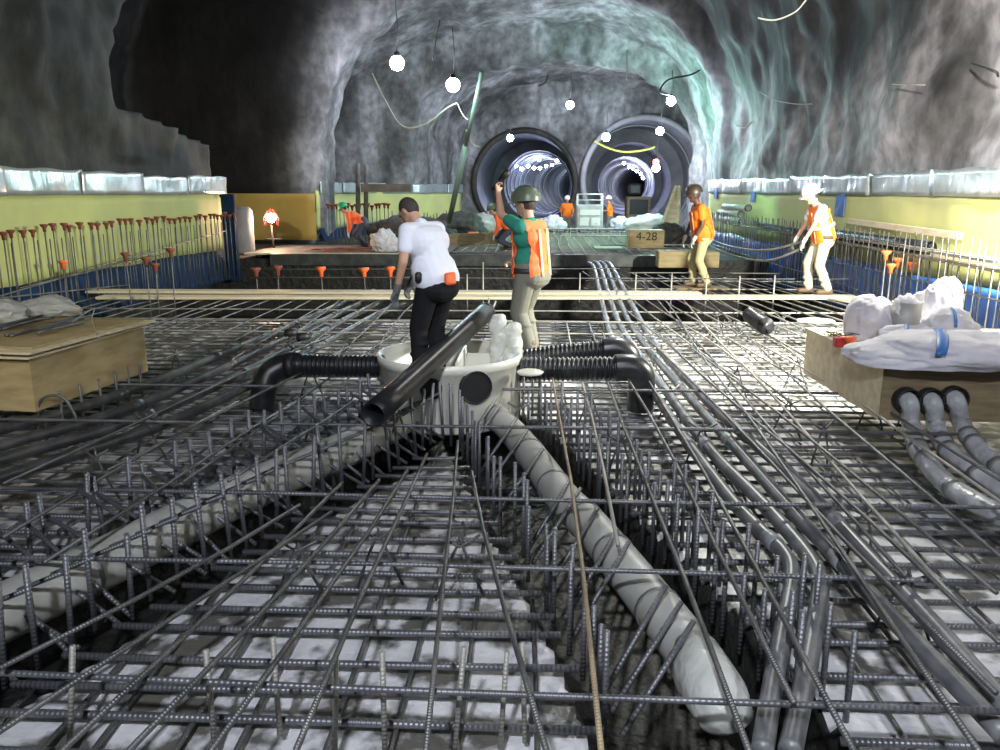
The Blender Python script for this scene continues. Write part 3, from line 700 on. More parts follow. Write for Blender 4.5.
# corrugated arms
def corr(name, pts, r, label):
    P = catmull(pts, 12); L = [0]
    for a, b in zip(P, P[1:]): L.append(L[-1]+(b-a).length)
    n = int(L[-1]/.009); Q = []; i = 0
    for k in range(n+1):
        s = L[-1]*k/n
        while i < len(P)-2 and L[i+1] < s: i += 1
        Q.append(P[i].lerp(P[i+1], (s-L[i])/max(1e-6, L[i+1]-L[i])))
    root = empty(name, label, 'pipe', Q[0])
    bm = bmesh.new(); tube(bm, [q-Q[0] for q in Q], [r*(.93+.07*math.copysign(abs(sin(2*pi*L[-1]*k/n/.045))**.5, sin(2*pi*L[-1]*k/n/.045))) for k in range(n+1)], 20)
    obj('corrugated_run', bm, 'black_pipe', root)
    return root, Q
yb = BAS.y
rt, Q = corr('corrugated_pipe', [PY(384, 366, yb), PY(340, 366, yb), PY(300, 365, yb)], .115, 'black corrugated pipe leaving the basin on the left, elbow turned down')
bm = bmesh.new(); E = [PY(302, 365, yb), PY(285, 366, yb), PY(270, 374, yb-.05), PY(264, 390, yb-.1), PY(262, 408, yb-.12)]; tube(bm, [p-Q[0] for p in catmull(E, 6)], .125, 20); obj('elbow', bm, 'black_pipe', rt)
for px, py in ((291, 360), ):
    bm = bmesh.new(); hollow(bm, [PY(296, 365, yb)-Q[0], PY(287, 366, yb)-Q[0]], .135, .01, 20); obj('collar', bm, 'black', rt)
rt, Q = corr('corrugated_pipe', [PY(520, 369, yb-.1), PY(575, 369, yb-.1), PY(618, 368, yb-.1)], .12, 'front black corrugated pipe leaving the basin on the right, elbow turned down')
bm = bmesh.new(); E = [PY(615, 368, yb-.1), PY(632, 368, yb-.1), PY(641, 376, yb-.1), PY(641, 392, yb-.1), PY(640, 410, yb-.1)]; tube(bm, [p-Q[0] for p in catmull(E, 6)], .13, 20); obj('elbow', bm, 'black_pipe', rt)
bm = bmesh.new(); lathe(bm, [(.0, .0), (.11, .0), (.13, .02), (.11, .03), (0.0, .03)], 20, c=PY(530, 374, yb-.45)-Q[0]); obj('white_cap', bm, 'basin', rt)
rt, Q = corr('corrugated_pipe', [PY(518, 360, yb+.5), PY(560, 354, yb+.5), PY(605, 350, yb+.5)], .11, 'rear black corrugated pipe behind the front one, right of the basin')
bm = bmesh.new(); E = [PY(603, 350, yb+.5), PY(618, 349, yb+.5), PY(628, 356, yb+.5), PY(629, 375, yb+.5)]; tube(bm, [p-Q[0] for p in catmull(E, 6)], .12, 20); obj('elbow', bm, 'black_pipe', rt)
# loose corrugated pipe offcut
c = PZ(750, 322, .02); cc = PZ(765, 334, .02); corr('corrugated_offcut', [c+V((0, 0, .1)), c.lerp(cc, .5)+V((0, 0, .1)), cc+V((0, 0, .1))], .11, 'short dark corrugated offcut lying alone on the bright mat')
# plastic film scraps
def blob(name, c, s, m, label, cat, group=None, seed=0, wr=.18, fr=3.0, parent=None, sub=5, flat=True, rz=0):
    bm = bmesh.new(); bmesh.ops.create_icosphere(bm, subdivisions=sub, radius=1)
    o3 = V((seed*3.1, seed*1.7, seed*.9))
    for v in bm.verts:
        p = v.co.copy()
        n = noise.noise(p*1.1+o3)*.30 - (abs(noise.noise(p*fr*.62+o3))-.2)*wr*1.5 - (abs(noise.noise(p*fr*1.5+o3))-.2)*wr*.7 - (abs(noise.noise(p*fr*3.2+o3))-.2)*wr*.3
        p *= 1+n
        if flat and p.z < -.55: p.z = -.55+(p.z+.55)*.1
        v.co = V((p.x*s[0], p.y*s[1], (p.z+(.55 if flat else 0))*s[2]))
    o = obj(name, bm, m, parent, loc=c); o.rotation_euler.z = rz
    if label: tag(o, label, cat, group)
    return o
blob('film_scrap', PZ(305, 390, -.36), (.26, .18, .08), 'film', 'crumpled clear film under the left corrugated elbow', 'plastic film', seed=3)
blob('film_scrap', PZ(815, 322, .0), (.26, .2, .03), 'film', 'flat white film scrap on the mat left of the sacks', 'plastic film', seed=5)

# ---------------------------------------------------------------- plank
def board(name, a, b, w, t, m, label, cat='plank', group=None, bev=.004):
    a, b = V(a), V(b); d = b-a; L = d.length
    x = d.normalized(); y = V((0, 0, 1)).cross(x).normalized(); z = x.cross(y)
    mx = Matrix((x, y, z)).transposed().to_4x4(); mx.translation = (a+b)/2
    bm = bmesh.new(); box(bm, (0, 0, 0), (L, w, t), bevel=bev); o = obj(name, bm, m, smooth=False); o.matrix_world = mx
    return tag(o, label, cat, group)
board('plank', PZ(90, 291, .03), PZ(700, 293, .03), .34, .04, 'wood_white', 'long timber plank laid across the whole mat behind the basin, farther board')
a, b = PZ(100, 297, .03), PZ(855, 297, .03)
board('plank', a, b, .32, .045, 'wood_white', 'nearer timber plank, reaching the boots of the white-helmeted worker')
board('plank', PZ(820, 296, .03), PZ(858, 303, .03), .16, .03, 'wood_white', 'short pale plank end lying beside the boots of the white-helmeted worker')

# ---------------------------------------------------------------- plywood crates
def hexa(bm, b4, h, mi=0):
    lo = [bm.verts.new(p) for p in b4]; hi = [bm.verts.new(V(p)+V((0, 0, h))) for p in b4]
    bm.faces.new(lo[::-1]).material_index = mi; bm.faces.new(hi).material_index = mi
    for k in range(4): bm.faces.new((lo[k], lo[(k+1) % 4], hi[(k+1) % 4], hi[k])).material_index = mi
def sheetbox(bm, base, z0, z1, grow=0, mi=0):
    c = sum((V(p) for p in base), V())/4
    b4 = []
    for p in base:
        q = V((p[0], p[1], z0)); dd = q-V((c.x, c.y, z0)); b4.append(q+dd.normalized()*grow)
    hexa(bm, b4, z1-z0, mi)
# left crate: near right-face bottom edge runs (32,414)->(147,370)
zc = -.02
c1 = PZ(36, 412, zc); c2 = PZ(148, 371, zc); dirr = (c2-c1).normalized(); nrm = V((-dirr.y, dirr.x, 0))
if nrm.x > 0: nrm = -nrm
cb = [c1, c2, c2+nrm*1.5, c1+nrm*1.5]
root = empty('plywood_crate', 'plywood crate on the left stacked with sheets and dark bars', 'crate', c1)
def rel(ps): return [V(p)-c1 for p in ps]
rb = rel(cb)
bm = bmesh.new(); hexa(bm, rb, .45); obj('crate_body', bm, 'ply', root, smooth=False)
zz = .452
for k, (g, t) in enumerate(((.06, .018), (.02, .018), (.09, .02), (-.02, .018))):
    bm = bmesh.new(); cc = sum(rb, V())/4; sheetbox(bm, [p+V((R.uniform(-.03, .03), R.uniform(-.03, .03), 0)) for p in rb], zz, zz+t, g); zz += t+.003
    obj('lid_sheet', bm, 'ply' if k % 2 else 'plypale', root, smooth=False)
ctop = c1.z+zz
cen = sum(cb, V())/4
for k in range(14):
    off = nrm*R.uniform(.3, 1.2); a = c1+off+dirr*R.uniform(.3, .8); b = c2+off-dirr*R.uniform(.1, .5)
    a.z = b.z = ctop+.014+.02*(k % 3); bar('stored_bar', a, b, .013, 'rebar', 'dark bar lying loose on top of the left plywood crate', 'bars on the left crate', wob=.02)
blob('film_scrap', PZ(52, 312, ctop+.05)+V((0, 0, -.03)), (.30, .18, .12), 'film', 'pale crumpled film heap on the left crate, behind its bars', 'plastic film', seed=8)
blob('film_scrap', PZ(2, 318, ctop+.05)+V((0, 0, -.03)), (.2, .18, .14), 'film', 'small film tuft at the edge of view on the left crate', 'plastic film', seed=9)
o = strand('tie_wire', [PZ(72, 322, ctop+.04), PZ(84, 314, ctop+.08), PZ(94, 309, ctop+.12), PZ(92, 320, ctop+.04), PZ(99, 338, ctop-.02)], .005, 'cable', sm=6); tag(o, 'pale loop of tie wire hanging off the left crate lid', 'wire')
# right crate
zc = .0
q1 = PZ(803, 373, -.05); q2 = PZ(878, 420, -.05); dr = (q2-q1).normalized(); nr = V((-dr.y, dr.x, 0))
if nr.x < 0: nr = -nr
q2 = q1+dr*((q2-q1).length)
qb = [q1, q2, q2+nr*2.0+dr*.1, q1+nr*2.0+dr*.1]
root = empty('plywood_crate', 'open-sided plywood crate on the right under the white sacks', 'crate', q1)
rb = [p-q1 for p in qb]; HC = .44
bm = bmesh.new()
def wallbox(bm, a, b, z0, z1, t):
    d = (b-a).normalized(); n = V((-d.y, d.x, 0))*t
    hexa(bm, [a+V((0, 0, z0)), b+V((0, 0, z0)), b+n+V((0, 0, z0)), a+n+V((0, 0, z0))], z1-z0)
bm = bmesh.new(); wallbox(bm, rb[0], rb[1], 0, HC, .03); obj('side_panel', bm, 'plypale', root, smooth=False)
bm = bmesh.new(); wallbox(bm, rb[1], rb[2], 0, HC, .03); obj('end_panel', bm, 'timber', root, smooth=False)  # darker timber puts this end's shade into the colour
bm = bmesh.new(); wallbox(bm, rb[3], rb[2], 0, HC, .03); obj('side_panel', bm, 'plypale', root, smooth=False)
bm = bmesh.new(); sheetbox(bm, rb, HC+.002, HC+.03, .02); obj('lid_sheet', bm, 'plypale', root, smooth=False)
bm = bmesh.new(); wallbox(bm, rb[0], rb[3], 0, HC, -.03); obj('end_panel', bm, 'plypale', root, smooth=False)
ct = q1.z+HC+.032
# rebar coil, red box, orange cap, sacks on it
bm = bmesh.new()
for k in range(7):
    rr = .13+.018*k; tube(bm, [(rr*cos(a*pi/12+k), rr*.75*sin(a*pi/12+k), .012+.006*k+.02*sin(a*.8+k)) for a in range(25)], .004, 5, False)
tag(obj('wire_coil', bm, 'cable_dark', loc=PZ(848, 337, ct)), 'tangled coil of dark tie wire on the right crate', 'wire coil')
bm = bmesh.new(); box(bm, (0, 0, .045), (.11, .08, .085), bevel=.006); c = PZ(840, 347, ct); tag(obj('red_box', bm, 'red', smooth=False, loc=c), 'small red box next to the orange cap on the crate', 'box')
def cap(loc, m='orange', parent=None, s=1, rz=0):
    bm = bmesh.new(); lathe(bm, [(0.0, .0), (.018, 0), (.022, .05), (.045, .075), (.05, .095), (.0, .10)], 12)
    o = obj('rebar_cap', bm, m, parent, loc=loc); o.scale = (s, s, s); o.rotation_euler.z = rz; return o
_c = cap(PZ(849, 349, ct), s=1.1); _c.name = 'rebar_protector'; tag(_c, 'bright orange mushroom cap lying by the red box', 'rebar cap')
def sack(c, s, label, seed, rz=0, strap=True, m='sack', wr=.16, fr=2.6):
    o = blob('sack', c, s, m, label, 'sack', seed=seed, wr=wr, fr=fr, rz=rz)
    if strap:
        bm = bmesh.new()
        def sp(u, w):
            a = pi*(.1+.5*u); x = -.38+w*.10; p = V((x+.25*u, -cos(a)*1.0, sin(a)*.9)); n = noise.noise(p*1.1+V((seed*3.1, seed*1.7, seed*.9)))*.35
            p *= 1.10+n*.6; return V((p.x*s[0], p.y*s[1], (p.z+.55)*s[2]*1.0))
        bm = sheet(sp, 10, 2); e = obj('strap', bm, 'blue_tape', o); solid(e, .006)
    return o
S1 = PZ(935, 366, ct)
sack(S1+V((.17, .1, 0)), (.76, .40, .17), 'big flattened white bulk sack with blue strap draped over the crate front', 1, rz=-.05, wr=.15, fr=2.6)
def at(px, py, lift=0): return PZ(px, py, ct)+V((0, 0, lift))
sack(at(868, 338), (.22, .22, .27), 'plump white sack at the crate end nearest the plank', 2, strap=False, wr=.13, fr=2.2)
sack(at(950, 342), (.24, .22, .20), 'white sack with blue strap behind the big flattened sack', 4, wr=.15, fr=2.3)
sack(at(908, 346), (.26, .14, .13), 'low crumpled white sack slumped in front of the bucket', 6, wr=.2, fr=2.5)
sack(at(925, 334), (.16, .18, .30), 'pale sack standing just right of the bucket', 10, strap=False, wr=.18, fr=2.2)
sack(at(940, 330), (.17, .18, .34), 'upright peaked bag, farthest back of the sacks', 12, strap=False, wr=.2, fr=2.2)
c = PZ(903, 341, ct)+V((0, 0, .06))
root = empty('bucket', 'grey bucket with crumpled rag among the white sacks', 'bucket', c)
bm = bmesh.new(); hollow(bm, [(0, 0, 0), (0, 0, .12), (0, 0, .30)], [.11, .12, .13], .008, 24); tube(bm, [(0, 0, .0), (0, 0, .02)], .105, 24); obj('pail', bm, 'metal_grey', root)
blob('rag', (0, 0, .22), (.12, .11, .14), 'sack', None, None, seed=20, parent=root, sub=4, wr=.3, flat=False)

# ---------------------------------------------------------------- right wall cage and stored goods
XC = 5.55
y = 7.6; k = 0
while y < 27:
    a = V((XC+R.uniform(-.02, .02), y, -.42)); b = V((XC+R.uniform(-.03, .03), y+R.uniform(-.02, .02), 1.14+R.uniform(-.03, .05)))
    bar('cage_bar', a, b, .0105, 'rebar', 'thin upright bar of the wall cage before the blue membrane', 'upright bars of the bright wall cage', seg=5)
    y += .19; k += 1
for z, lab in ((.12, 'lowest'), (.5, 'middle'), (.85, 'upper')):
    bar('cage_rail', V((XC-.03, 7.5, z)), V((XC-.03, 27, z+.02)), .011, 'rebar', lab+' horizontal bar tied along the bright wall cage', None, wob=.03)
y = 9.5
while y < 20:
    bar('cage_bar', V((5.85, y, -.42)), V((5.85, y, .95)), .0105, 'rebar', 'thin upright bar in the rear row against the blue membrane', 'rear upright bars of the bright wall', seg=5); y += .28
for k in range(9):
    ya = 8.3+R.uniform(0, 2.6); yb2 = 14.6+R.uniform(-1, 1.5)
    bar('stored_rod', V((XC+.09+.03*(k % 4), ya, .90+.022*(k//4))), V((XC+.06+.04*(k % 4), yb2, .93+.022*(k//4))), .011, 'rebar_pale', 'pale long rod in the bundle lying on the cage top', 'pale rods on the bright cage', wob=.02)
# timber ledge behind
board('ledge_board', PX(850, 221, 6.02), PX(960, 236, 6.02), .10, .10, 'plypale', 'pale timber ledge fixed on the lining above the black pipe', 'board')
board('ledge_board', V((5.84, 8.5, .80)), V((5.84, 25.5, .84)), .36, .05, 'timber', 'long brown timber shelf carrying pipes behind the cage', 'board')
A = PX(931, 240, 5.86); B = PX(826, 222, 5.86); A.z = B.z = .94+.0
root = empty('black_pipe', 'thick black pipe with open end stored on the shelf by the wall', 'pipe', A); D = B-A
bm = bmesh.new(); hollow(bm, [D*k/4 for k in range(5)], .095, .012, 20); obj('pipe_run', bm, 'black_pipe', root)
bm = bmesh.new(); hollow(bm, [D*.0, D*.012], .103, .02, 20); obj('end_collar', bm, 'black', root)
for k in range(10):
    bar('stored_bar', V((5.72+.04*(k % 4), 16.6+R.uniform(-.4, .6), .88+.028*(k//4))), V((5.72+.04*(k % 4), 22.2+R.uniform(-1, .4), .90+.028*(k//4)+R.uniform(0, .06))), .014, 'dark_metal', 'dark bar in the sagging bundle on the wall shelf', 'dark bars on the wall shelf', wob=.03)
for k, (z, ya, yb2) in enumerate(((.94, 23.2, 26.4), (1.13, 23.6, 26.0), (1.32, 23.0, 25.4))):
    a, b = V((5.75+.05*k, ya, z)), V((5.72, yb2, z)); root = empty('duct_pipe', ['lowest grey duct pipe piled at the far end of the shelf', 'middle grey duct pipe in the far shelf pile', 'topmost grey duct pipe of the far shelf pile'][k], 'pipe', a)
    bm = bmesh.new(); hollow(bm, [V((0, 0, 0)), b-a], .09, .012, 18); obj('pipe_run', bm, 'metal_grey', root)
    bm = bmesh.new(); hollow(bm, [V((0, 0, 0)), (b-a)*.03], .098, .02, 18); obj('end_collar', bm, 'black', root)
# capped dowels by the sacks
for px, py in ((891, 268), (898, 262), (912, 266), (886, 255)):
    c = PY(px, py, 12.6); root = bar('capped_dowel', V((c.x, c.y, -.4)), c, .012, 'rebar', 'orange-capped dowel standing up behind the sacks', 'capped dowels behind the sacks')
    e = cap((0, 0, 0), 'orange', s=1.5); e.parent = root; L = (c-V((c.x, c.y, -.4))).length; e.matrix_local = Matrix.Translation((L-.08, 0, 0)) @ Matrix.Rotation(pi/2, 4, 'Y') @ Matrix.Scale(1.5, 4)
# ---------------------------------------------------------------- left capped dowels
def capped(base, h, m='orange_shaded', label='', group='', s=1.25, r=.011):
    L = h; o = bar('capped_dowel', base, base+V((R.uniform(-.02, .02), R.uniform(-.02, .02), h)), r, 'rebar', label, group, seg=5)
    e = cap((0, 0, 0), m); e.parent = o; e.matrix_local = Matrix.Translation((L-.07, 0, 0)) @ Matrix.Rotation(pi/2, 4, 'Y') @ Matrix.Scale(s, 4)
XD = -7.75
y = 10.6
while y < 20.6:
    capped(V((XD+R.uniform(-.03, .03), y+R.uniform(-.03, .03), -.4)), 1.58+R.uniform(-.05, .05), label='slim dowel with shaded orange mushroom cap along the dim lining', group='capped dowels on the dim side')
    y += .26
y = 10.9
while y < 20.5:
    bar('cage_bar', V((XD-.22, y, -.42)), V((XD-.22, y+.02, 1.0)), .010, 'rebar', 'uncapped thin upright in the rear row on the dim side', 'rear uprights of the dim wall', seg=5); y += .33
for a, b, lab in (((0, 300), (225, 235), 'rising thin bar tied across the dowel row'), ((0, 302), (128, 289), 'lower thin bar crossing the dowel row'), ((20, 292), (172, 256), 'middle thin bar tied along the dowel row')):
    bar('tie_rebar', PX(a[0], a[1]-4, XD+.05), PX(b[0], b[1]-4, XD+.05), .011, 'rebar', lab, None)
for px, py in ((62, 265), (127, 257), (170, 253), (146, 262), (155, 268)):
    c = PY(px, py, 12.8); capped(V((c.x, c.y, -.4)), c.z+.4, 'orange' if px < 100 else 'orange_shaded', 'shorter orange-capped dowel in front of the dim row', 'shorter capped dowels, dim side', s=1.5)
for px, py in ((257, 274), (277, 272), (322, 273), (365, 274), (390, 273)):
    c = PY(px, py, 14.3); capped(V((c.x, c.y, -.4)), c.z+.4, 'orange' if px > 280 else 'orange_shaded', 'orange-capped dowel standing just beyond the long plank', 'capped dowels beyond the plank', s=1.9)
# guard stubs beyond the plank
for px, py in ((435, 257), (467, 274), (483, 262), (580, 273), (636, 273), (672, 273), (707, 274), (740, 276), (775, 275), (420, 275)):
    c = PY(px, py, 14.2); bar('stub_bar', V((c.x, c.y, -.4)), c, .014, 'rebar_pale', 'bare upright stub bar just beyond the long plank', 'bare stubs beyond the plank')
bar('guard_bar', PY(250, 277, 14.25), PY(860, 279, 14.25), .010, 'rebar', 'thin horizontal bar tied to the stubs beyond the plank', None, wob=.01)
bar('guard_bar', PY(240, 269, 15.5), PY(620, 268, 15.5), .010, 'rebar', 'farther thin horizontal bar over the dark pit', None, wob=.02)

# ---------------------------------------------------------------- far deck, forms, clutter
board('form_beam', V((-7.0, 20.9, .02)), V((3.3, 20.9, .02)), .16, .30, 'form', 'long dark form beam along the far edge of the pit', 'beam')
root = empty('work_deck', 'low dark work deck where the bent worker sorts bars', 'platform', (-5.1, 21.2, 0))
bm = bmesh.new(); box(bm, (0, 1.6, .14), (5.4, 3.2, .06), bevel=.01); obj('deck_board', bm, 'deck', root, smooth=False)
bm = bmesh.new(); box(bm, (0, -.06, .15), (5.4, .06, .05), bevel=.005); obj('edge_strip', bm, 'plypale', root, smooth=False)
for x in (-2.4, -.8, .8, 2.4):
    bm = bmesh.new(); box(bm, (x, .3, -.07), (.1, .1, .35), bevel=.005); obj('leg', bm, 'timber', root, smooth=False)
for k in range(12):
    a = V((-6.6+R.uniform(0, 1.2), 21.7+.09*k, .185+.025*(k % 3))); b = V((-3.6+R.uniform(-.5, .6), 21.9+.1*k, .20+.03*(k % 3)))
    bar('stored_bar', a, b, .014, 'rebar_red', 'reddish bar laid out on the low work deck', 'reddish bars on the work deck', wob=.02)
blob('paper_pile', V((PY(385, 240, 21.8).x, 21.9, .18)), (.4, .25, .35), 'sack', 'brightly lit crumpled pale heap beside the bent worker', 'heap', seed=31, wr=.3)
# far green-lit mat
k = 0
for y in [22+.55*i for i in range(22)]:
    bar('far_rebar', V((-2.6, y, .08)), V((4.6, y, .08)), .014, 'rebar_pale', 'distant cross bar of the green-lit mat behind the pit', 'cross bars of the far mat', wob=.01, seg=5)
for x in [-2.5+.32*i for i in range(22)]:
    bar('far_rebar', V((x, 21.6, .11)), V((x, 34, .11)), .014, 'rebar_pale', 'distant lengthwise bar of the green-lit mat behind the pit', 'lengthwise bars of the far mat', wob=.03, seg=5)
for i in range(60):
    x, y = R.uniform(-2.4, 4.4), R.uniform(26, 34); h = R.uniform(.25, .55)
    bar('far_stub', V((x, y, -.2)), V((x+R.uniform(-.1, .1), y, h)), .012, 'rebar_pale', 'short distant stub bar sprouting from the green-lit mat', 'stub bars in the far mat', seg=5)
for px, pxb, py, yy, lab in ((445, 640, 229, 33, 'pale rail crossing behind the green-lit mat'), (560, 700, 236, 29, 'second pale rail, in front of the machine'), (600, 690, 245, 25, 'nearest pale rail in the green-lit mat')):
    bar('rail_tube', PY(px, py, yy), PY(pxb, py, yy), .03, 'metal_grey', lab, None, cat='rail')
for px, py, yy in ((628, 229, 31), (645, 232, 30), (590, 240, 27)):
    a = PY(px, py, yy); bar('rail_post', V((a.x, a.y, -.25)), a, .03, 'metal_grey', 'upright rail post in the green-lit far mat', 'rail posts', cat='post')
bm = bmesh.new(); box(bm, (0, 0, 0), (.8, .9, .02), bevel=.004); tag(obj('board', bm, 'teal_ply', smooth=False, loc=PY(608, 248, 24)+V((0, 0, .02))), 'pale green board lying on the far mat', 'board')
board('form_board', PY(452, 252, 22), PY(565, 254, 22), .5, .04, 'deck', 'dark board on the far mat beneath the crouching worker', 'board')
board('form_board', PY(440, 240, 25.5), PY(498, 238, 25.5), .2, .35, 'timber', 'brown timber form left of the crouching worker', 'board')
# brown blocks at right
def block(px0, px1, py0, py1, yy, dep, m, label, mark=None):
    a = PY(px0, py0, yy); b = PY(px1, py1, yy); c = (a+b)/2; w = b.x-a.x; h = a.z-b.z
    root = empty('timber_block', label, 'timber block', (c.x, yy+dep/2, b.z))
    bm = bmesh.new(); box(bm, (0, 0, h/2), (w, dep, h), bevel=.015); obj('block_body', bm, m, root, smooth=False)
    return root, w, h, dep
block(659, 690, 251, 268, 19.2, .5, 'ply', 'short tan timber block at the pit edge, left of the brown-helmeted worker')
block(696, 719, 252, 268, 19.4, .5, 'ply', 'tan timber block at the pit edge, right of the brown-helmeted worker')
rt, w, h, dep = block(629, 664, 230, 248.5, 24, .6, 'ply', 'tan timber block with dark painted mark, on the far mat')
cu = bpy.data.curves.new('painted_mark', 'FONT'); cu.body = '4-28'; cu.size = .34; cu.extrude = .002; cu.align_x = 'CENTER'
tmp = bpy.data.objects.new('tmp', cu); COL.objects.link(tmp); dg = bpy.context.evaluated_depsgraph_get()
me = bpy.data.meshes.new_from_object(tmp.evaluated_get(dg)); bpy.data.objects.remove(tmp)
me.materials.clear(); me.materials.append(M['marker']); o = bpy.data.objects.new('painted_mark', me); COL.objects.link(o); o.parent = rt
o.rotation_euler = (pi/2, 0, 0); o.location = (0, -dep/2-.004, h/2-.03)
# machine between the tunnel mouths
c = PY(589, 228, 37); root = empty('service_cart', 'tall pale equipment cart between the two orange-vested workers', 'machine', (c.x, 37, -.3))
bm = bmesh.new(); box(bm, (0, 0, .95), (1.15, .9, 1.1), bevel=.04); obj('cabinet', bm, 'metal_grey', root, smooth=False)
bm = bmesh.new(); box(bm, (0, -.46, 1.15), (.9, .03, .25), bevel=.01); obj('control_panel', bm, 'basin', root, smooth=False)
bm = bmesh.new(); box(bm, (-.25, -.46, .75), (.4, .03, .35), bevel=.01); box(bm, (.25, -.46, .75), (.4, .03, .35), bevel=.01); obj('door', bm, 'basin', root, smooth=False)
bm = bmesh.new()
for sx in (-.55, .55):
    for sy in (-.4, .4): tube(bm, [(sx, sy, .1), (sx, sy, 1.95)], .03, 6)
for sy in (-.4, .4): tube(bm, [(-.55, sy, 1.95), (.55, sy, 1.95)], .03, 6)
for sx in (-.55, .55): tube(bm, [(sx, -.4, 1.95), (sx, .4, 1.95)], .03, 6)
tube(bm, [(-.55, -.4, 1.7), (.55, -.4, 1.7)], .02, 6); obj('frame', bm, 'basin', root)
for sx in (-.45, .45):
    for sy in (-.35, .35):
        bm = bmesh.new(); tube(bm, [(sx-.05, sy, .17), (sx+.05, sy, .17)], .17, 16); obj('wheel', bm, 'black', root)
c = PY(640, 200, 45); root = empty('excavator', 'dark machine parked in the right tunnel mouth', 'machine', (c.x, 46, .1))
bm = bmesh.new(); box(bm, (0, 0, .8), (1.3, 1.2, 1.2), bevel=.06); obj('cabin', bm, 'timber', root, smooth=False)
bm = bmesh.new(); box(bm, (0, -.62, .85), (1.0, .03, .8), bevel=.02); obj('window', bm, 'black', root, smooth=False)
bm = bmesh.new(); box(bm, (-.2, 0, 1.8), (.7, .6, .6), bevel=.1); obj('engine_housing', bm, 'dark_metal', root, smooth=False)
for sx in (-.55, .55):
    bm = bmesh.new(); box(bm, (sx, 0, .0), (.3, 1.6, .4), bevel=.1); obj('track', bm, 'black', root, smooth=False)
# slanted wooden ladder board at the right pier
A, B = PY(662, 223, 30), PY(676, 186, 30.4)
root = empty('leaning_board', 'pale timber board leaning at the pier behind the brown-helmeted worker', 'board', A)
D = B-A
bm = bmesh.new(); tube(bm, [V((0, 0, 0)), D], .07, 4); obj('rail', bm, 'plypale', root, smooth=False)
bm = bmesh.new(); tube(bm, [V((.6, 0, -.1)), D+V((.1, 0, 0))], .07, 4); obj('rail', bm, 'plypale', root, smooth=False)
bm = bmesh.new(); quad(bm, [(0.02, .05, 0), (.58, .05, 0), tuple(D+V((.08, .05, 0))), tuple(D+V((.0, .05, 0)))]); e = obj('panel', bm, 'plypale', root, smooth=False); solid(e, .03)
# heaps
for k, (px, py, yy, s, m, lab) in enumerate((
    (400, 226, 27, (1.1, .5, .55), 'dark_grime', 'dark heap of gear left of the slanting pole'), (430, 229, 27, (.9, .5, .5), 'dark_grime', 'dark heap of gear under the slanting pole'),
    (462, 224, 30, (.9, .5, .6), 'dark_grime', 'dark tarped heap right of the slanting pole foot'), (553, 222, 35, (.55, .4, .45), 'sack', 'white tarped heap left of the service cart'),
    (620, 222, 36, (.45, .4, .4), 'sack', 'white tarped heap right of the service cart'), (648, 225, 33, (.9, .5, .5), 'film', 'pale plastic heap before the right tunnel mouth'),
    (480, 222, 33, (.8, .5, .5), 'metal_grey', 'grey heap in front of the left tunnel mouth'), (668, 240, 26, (.7, .4, .45), 'dark_grime', 'dark bundle behind the brown-helmeted worker'))):
    c = PY(px, py+7, yy); blob('tarped_heap', V((c.x, yy, min(c.z, .1))), s, m, lab, 'heap', seed=40+k, wr=.35, fr=2.5, sub=4)
bm = bmesh.new(); lathe(bm, [(0, 0), (.16, 0), (.19, .35), (.17, .35), (0, .33)], 16); c = PY(475, 217, 29); tag(obj('orange_bucket', bm, 'orange', loc=(c.x, 28.2, .04)), 'orange bucket by the dark heap left of the left tunnel', 'bucket')
# standing thin verticals near left far wall
for i in range(26):
    px = 392+i*3.2; y = 33+R.uniform(-1, 1); a = PY(px, 212+R.uniform(-2, 8), y); bar('far_dowel', V((a.x, y, -.2)), a, .022, 'rebar', 'distant dark upright before the far yellow lining', 'uprights by the far lining', seg=5)
for i in range(16):
    px = 328+i*4.0; y = 27.5; a = PY(px, 207+R.uniform(-1, 1.5), y); capped(V((a.x, y, -.2)), a.z+.2, 'orange_shaded', 'distant capped dowel behind the bent worker', 'capped dowels behind the bent worker', s=1.8, r=.016)
for px, ya, yb3, y in ((358, 178, 222, 27), (366, 180, 222, 27)):
    a, b = PY(px, ya-15, y), PY(px, yb3, y); bar('scaffold_post', b, a, .08, 'deck', 'tall dim timber post by the far side opening', 'timber posts by the far opening', cat='post')
board('scaffold_board', PY(362, 188, 26.5), PY(412, 188, 26.5), .4, .25, 'deck', 'dim timber shelf on the posts by the far side opening', 'board')
# slanting pole
A, B = PY(449, 222, 26), PY(482, 72, 23)
root = empty('slanting_pole', 'long green-grey pole leaning up towards the roof lamps', 'pole', A); D = B-A
bm = bmesh.new(); tube(bm, [V((0, 0, 0)), D*.55], .085, 10); obj('lower_tube', bm, 'pole', root)
bm = bmesh.new(); tube(bm, [D*.53, D], .06, 10); obj('upper_tube', bm, 'pole', root)

# ---------------------------------------------------------------- lamps, cables
def lamp(px, py, yy, r, m, label, col, watts, hang=.9, group=None, soft=.2, off=(0, -.35, -.35)):
    c = PY(px, py, yy)
    root = empty('hanging_lamp', label, 'lamp', c, group)
    bm = bmesh.new(); bmesh.ops.create_uvsphere(bm, u_segments=16, v_segments=10, radius=r); obj('bulb', bm, m, root)
    bm = bmesh.new(); lathe(bm, [(0, r*1.5), (r*.35, r*1.45), (r*.4, r*.8), (r*.6, r*.75), (0, r*.7)], 12); obj('lamp_holder', bm, 'dark_metal', root)
    if hang:
        bm = bmesh.new(); tube(bm, [(0, 0, r*1.4), (.05, 0, r*1.4+hang*.5), (0, 0, r*1.4+hang)], .012, 5); obj('drop_cord', bm, 'cable_dark', root)
    if watts:
        ld = bpy.data.lights.new('lamp_light', 'POINT'); ld.energy = watts; ld.color = col; ld.shadow_soft_size = soft
        lo = bpy.data.objects.new('lamp_light', ld); COL.objects.link(lo); lo.parent = root; lo.location = off
    return root
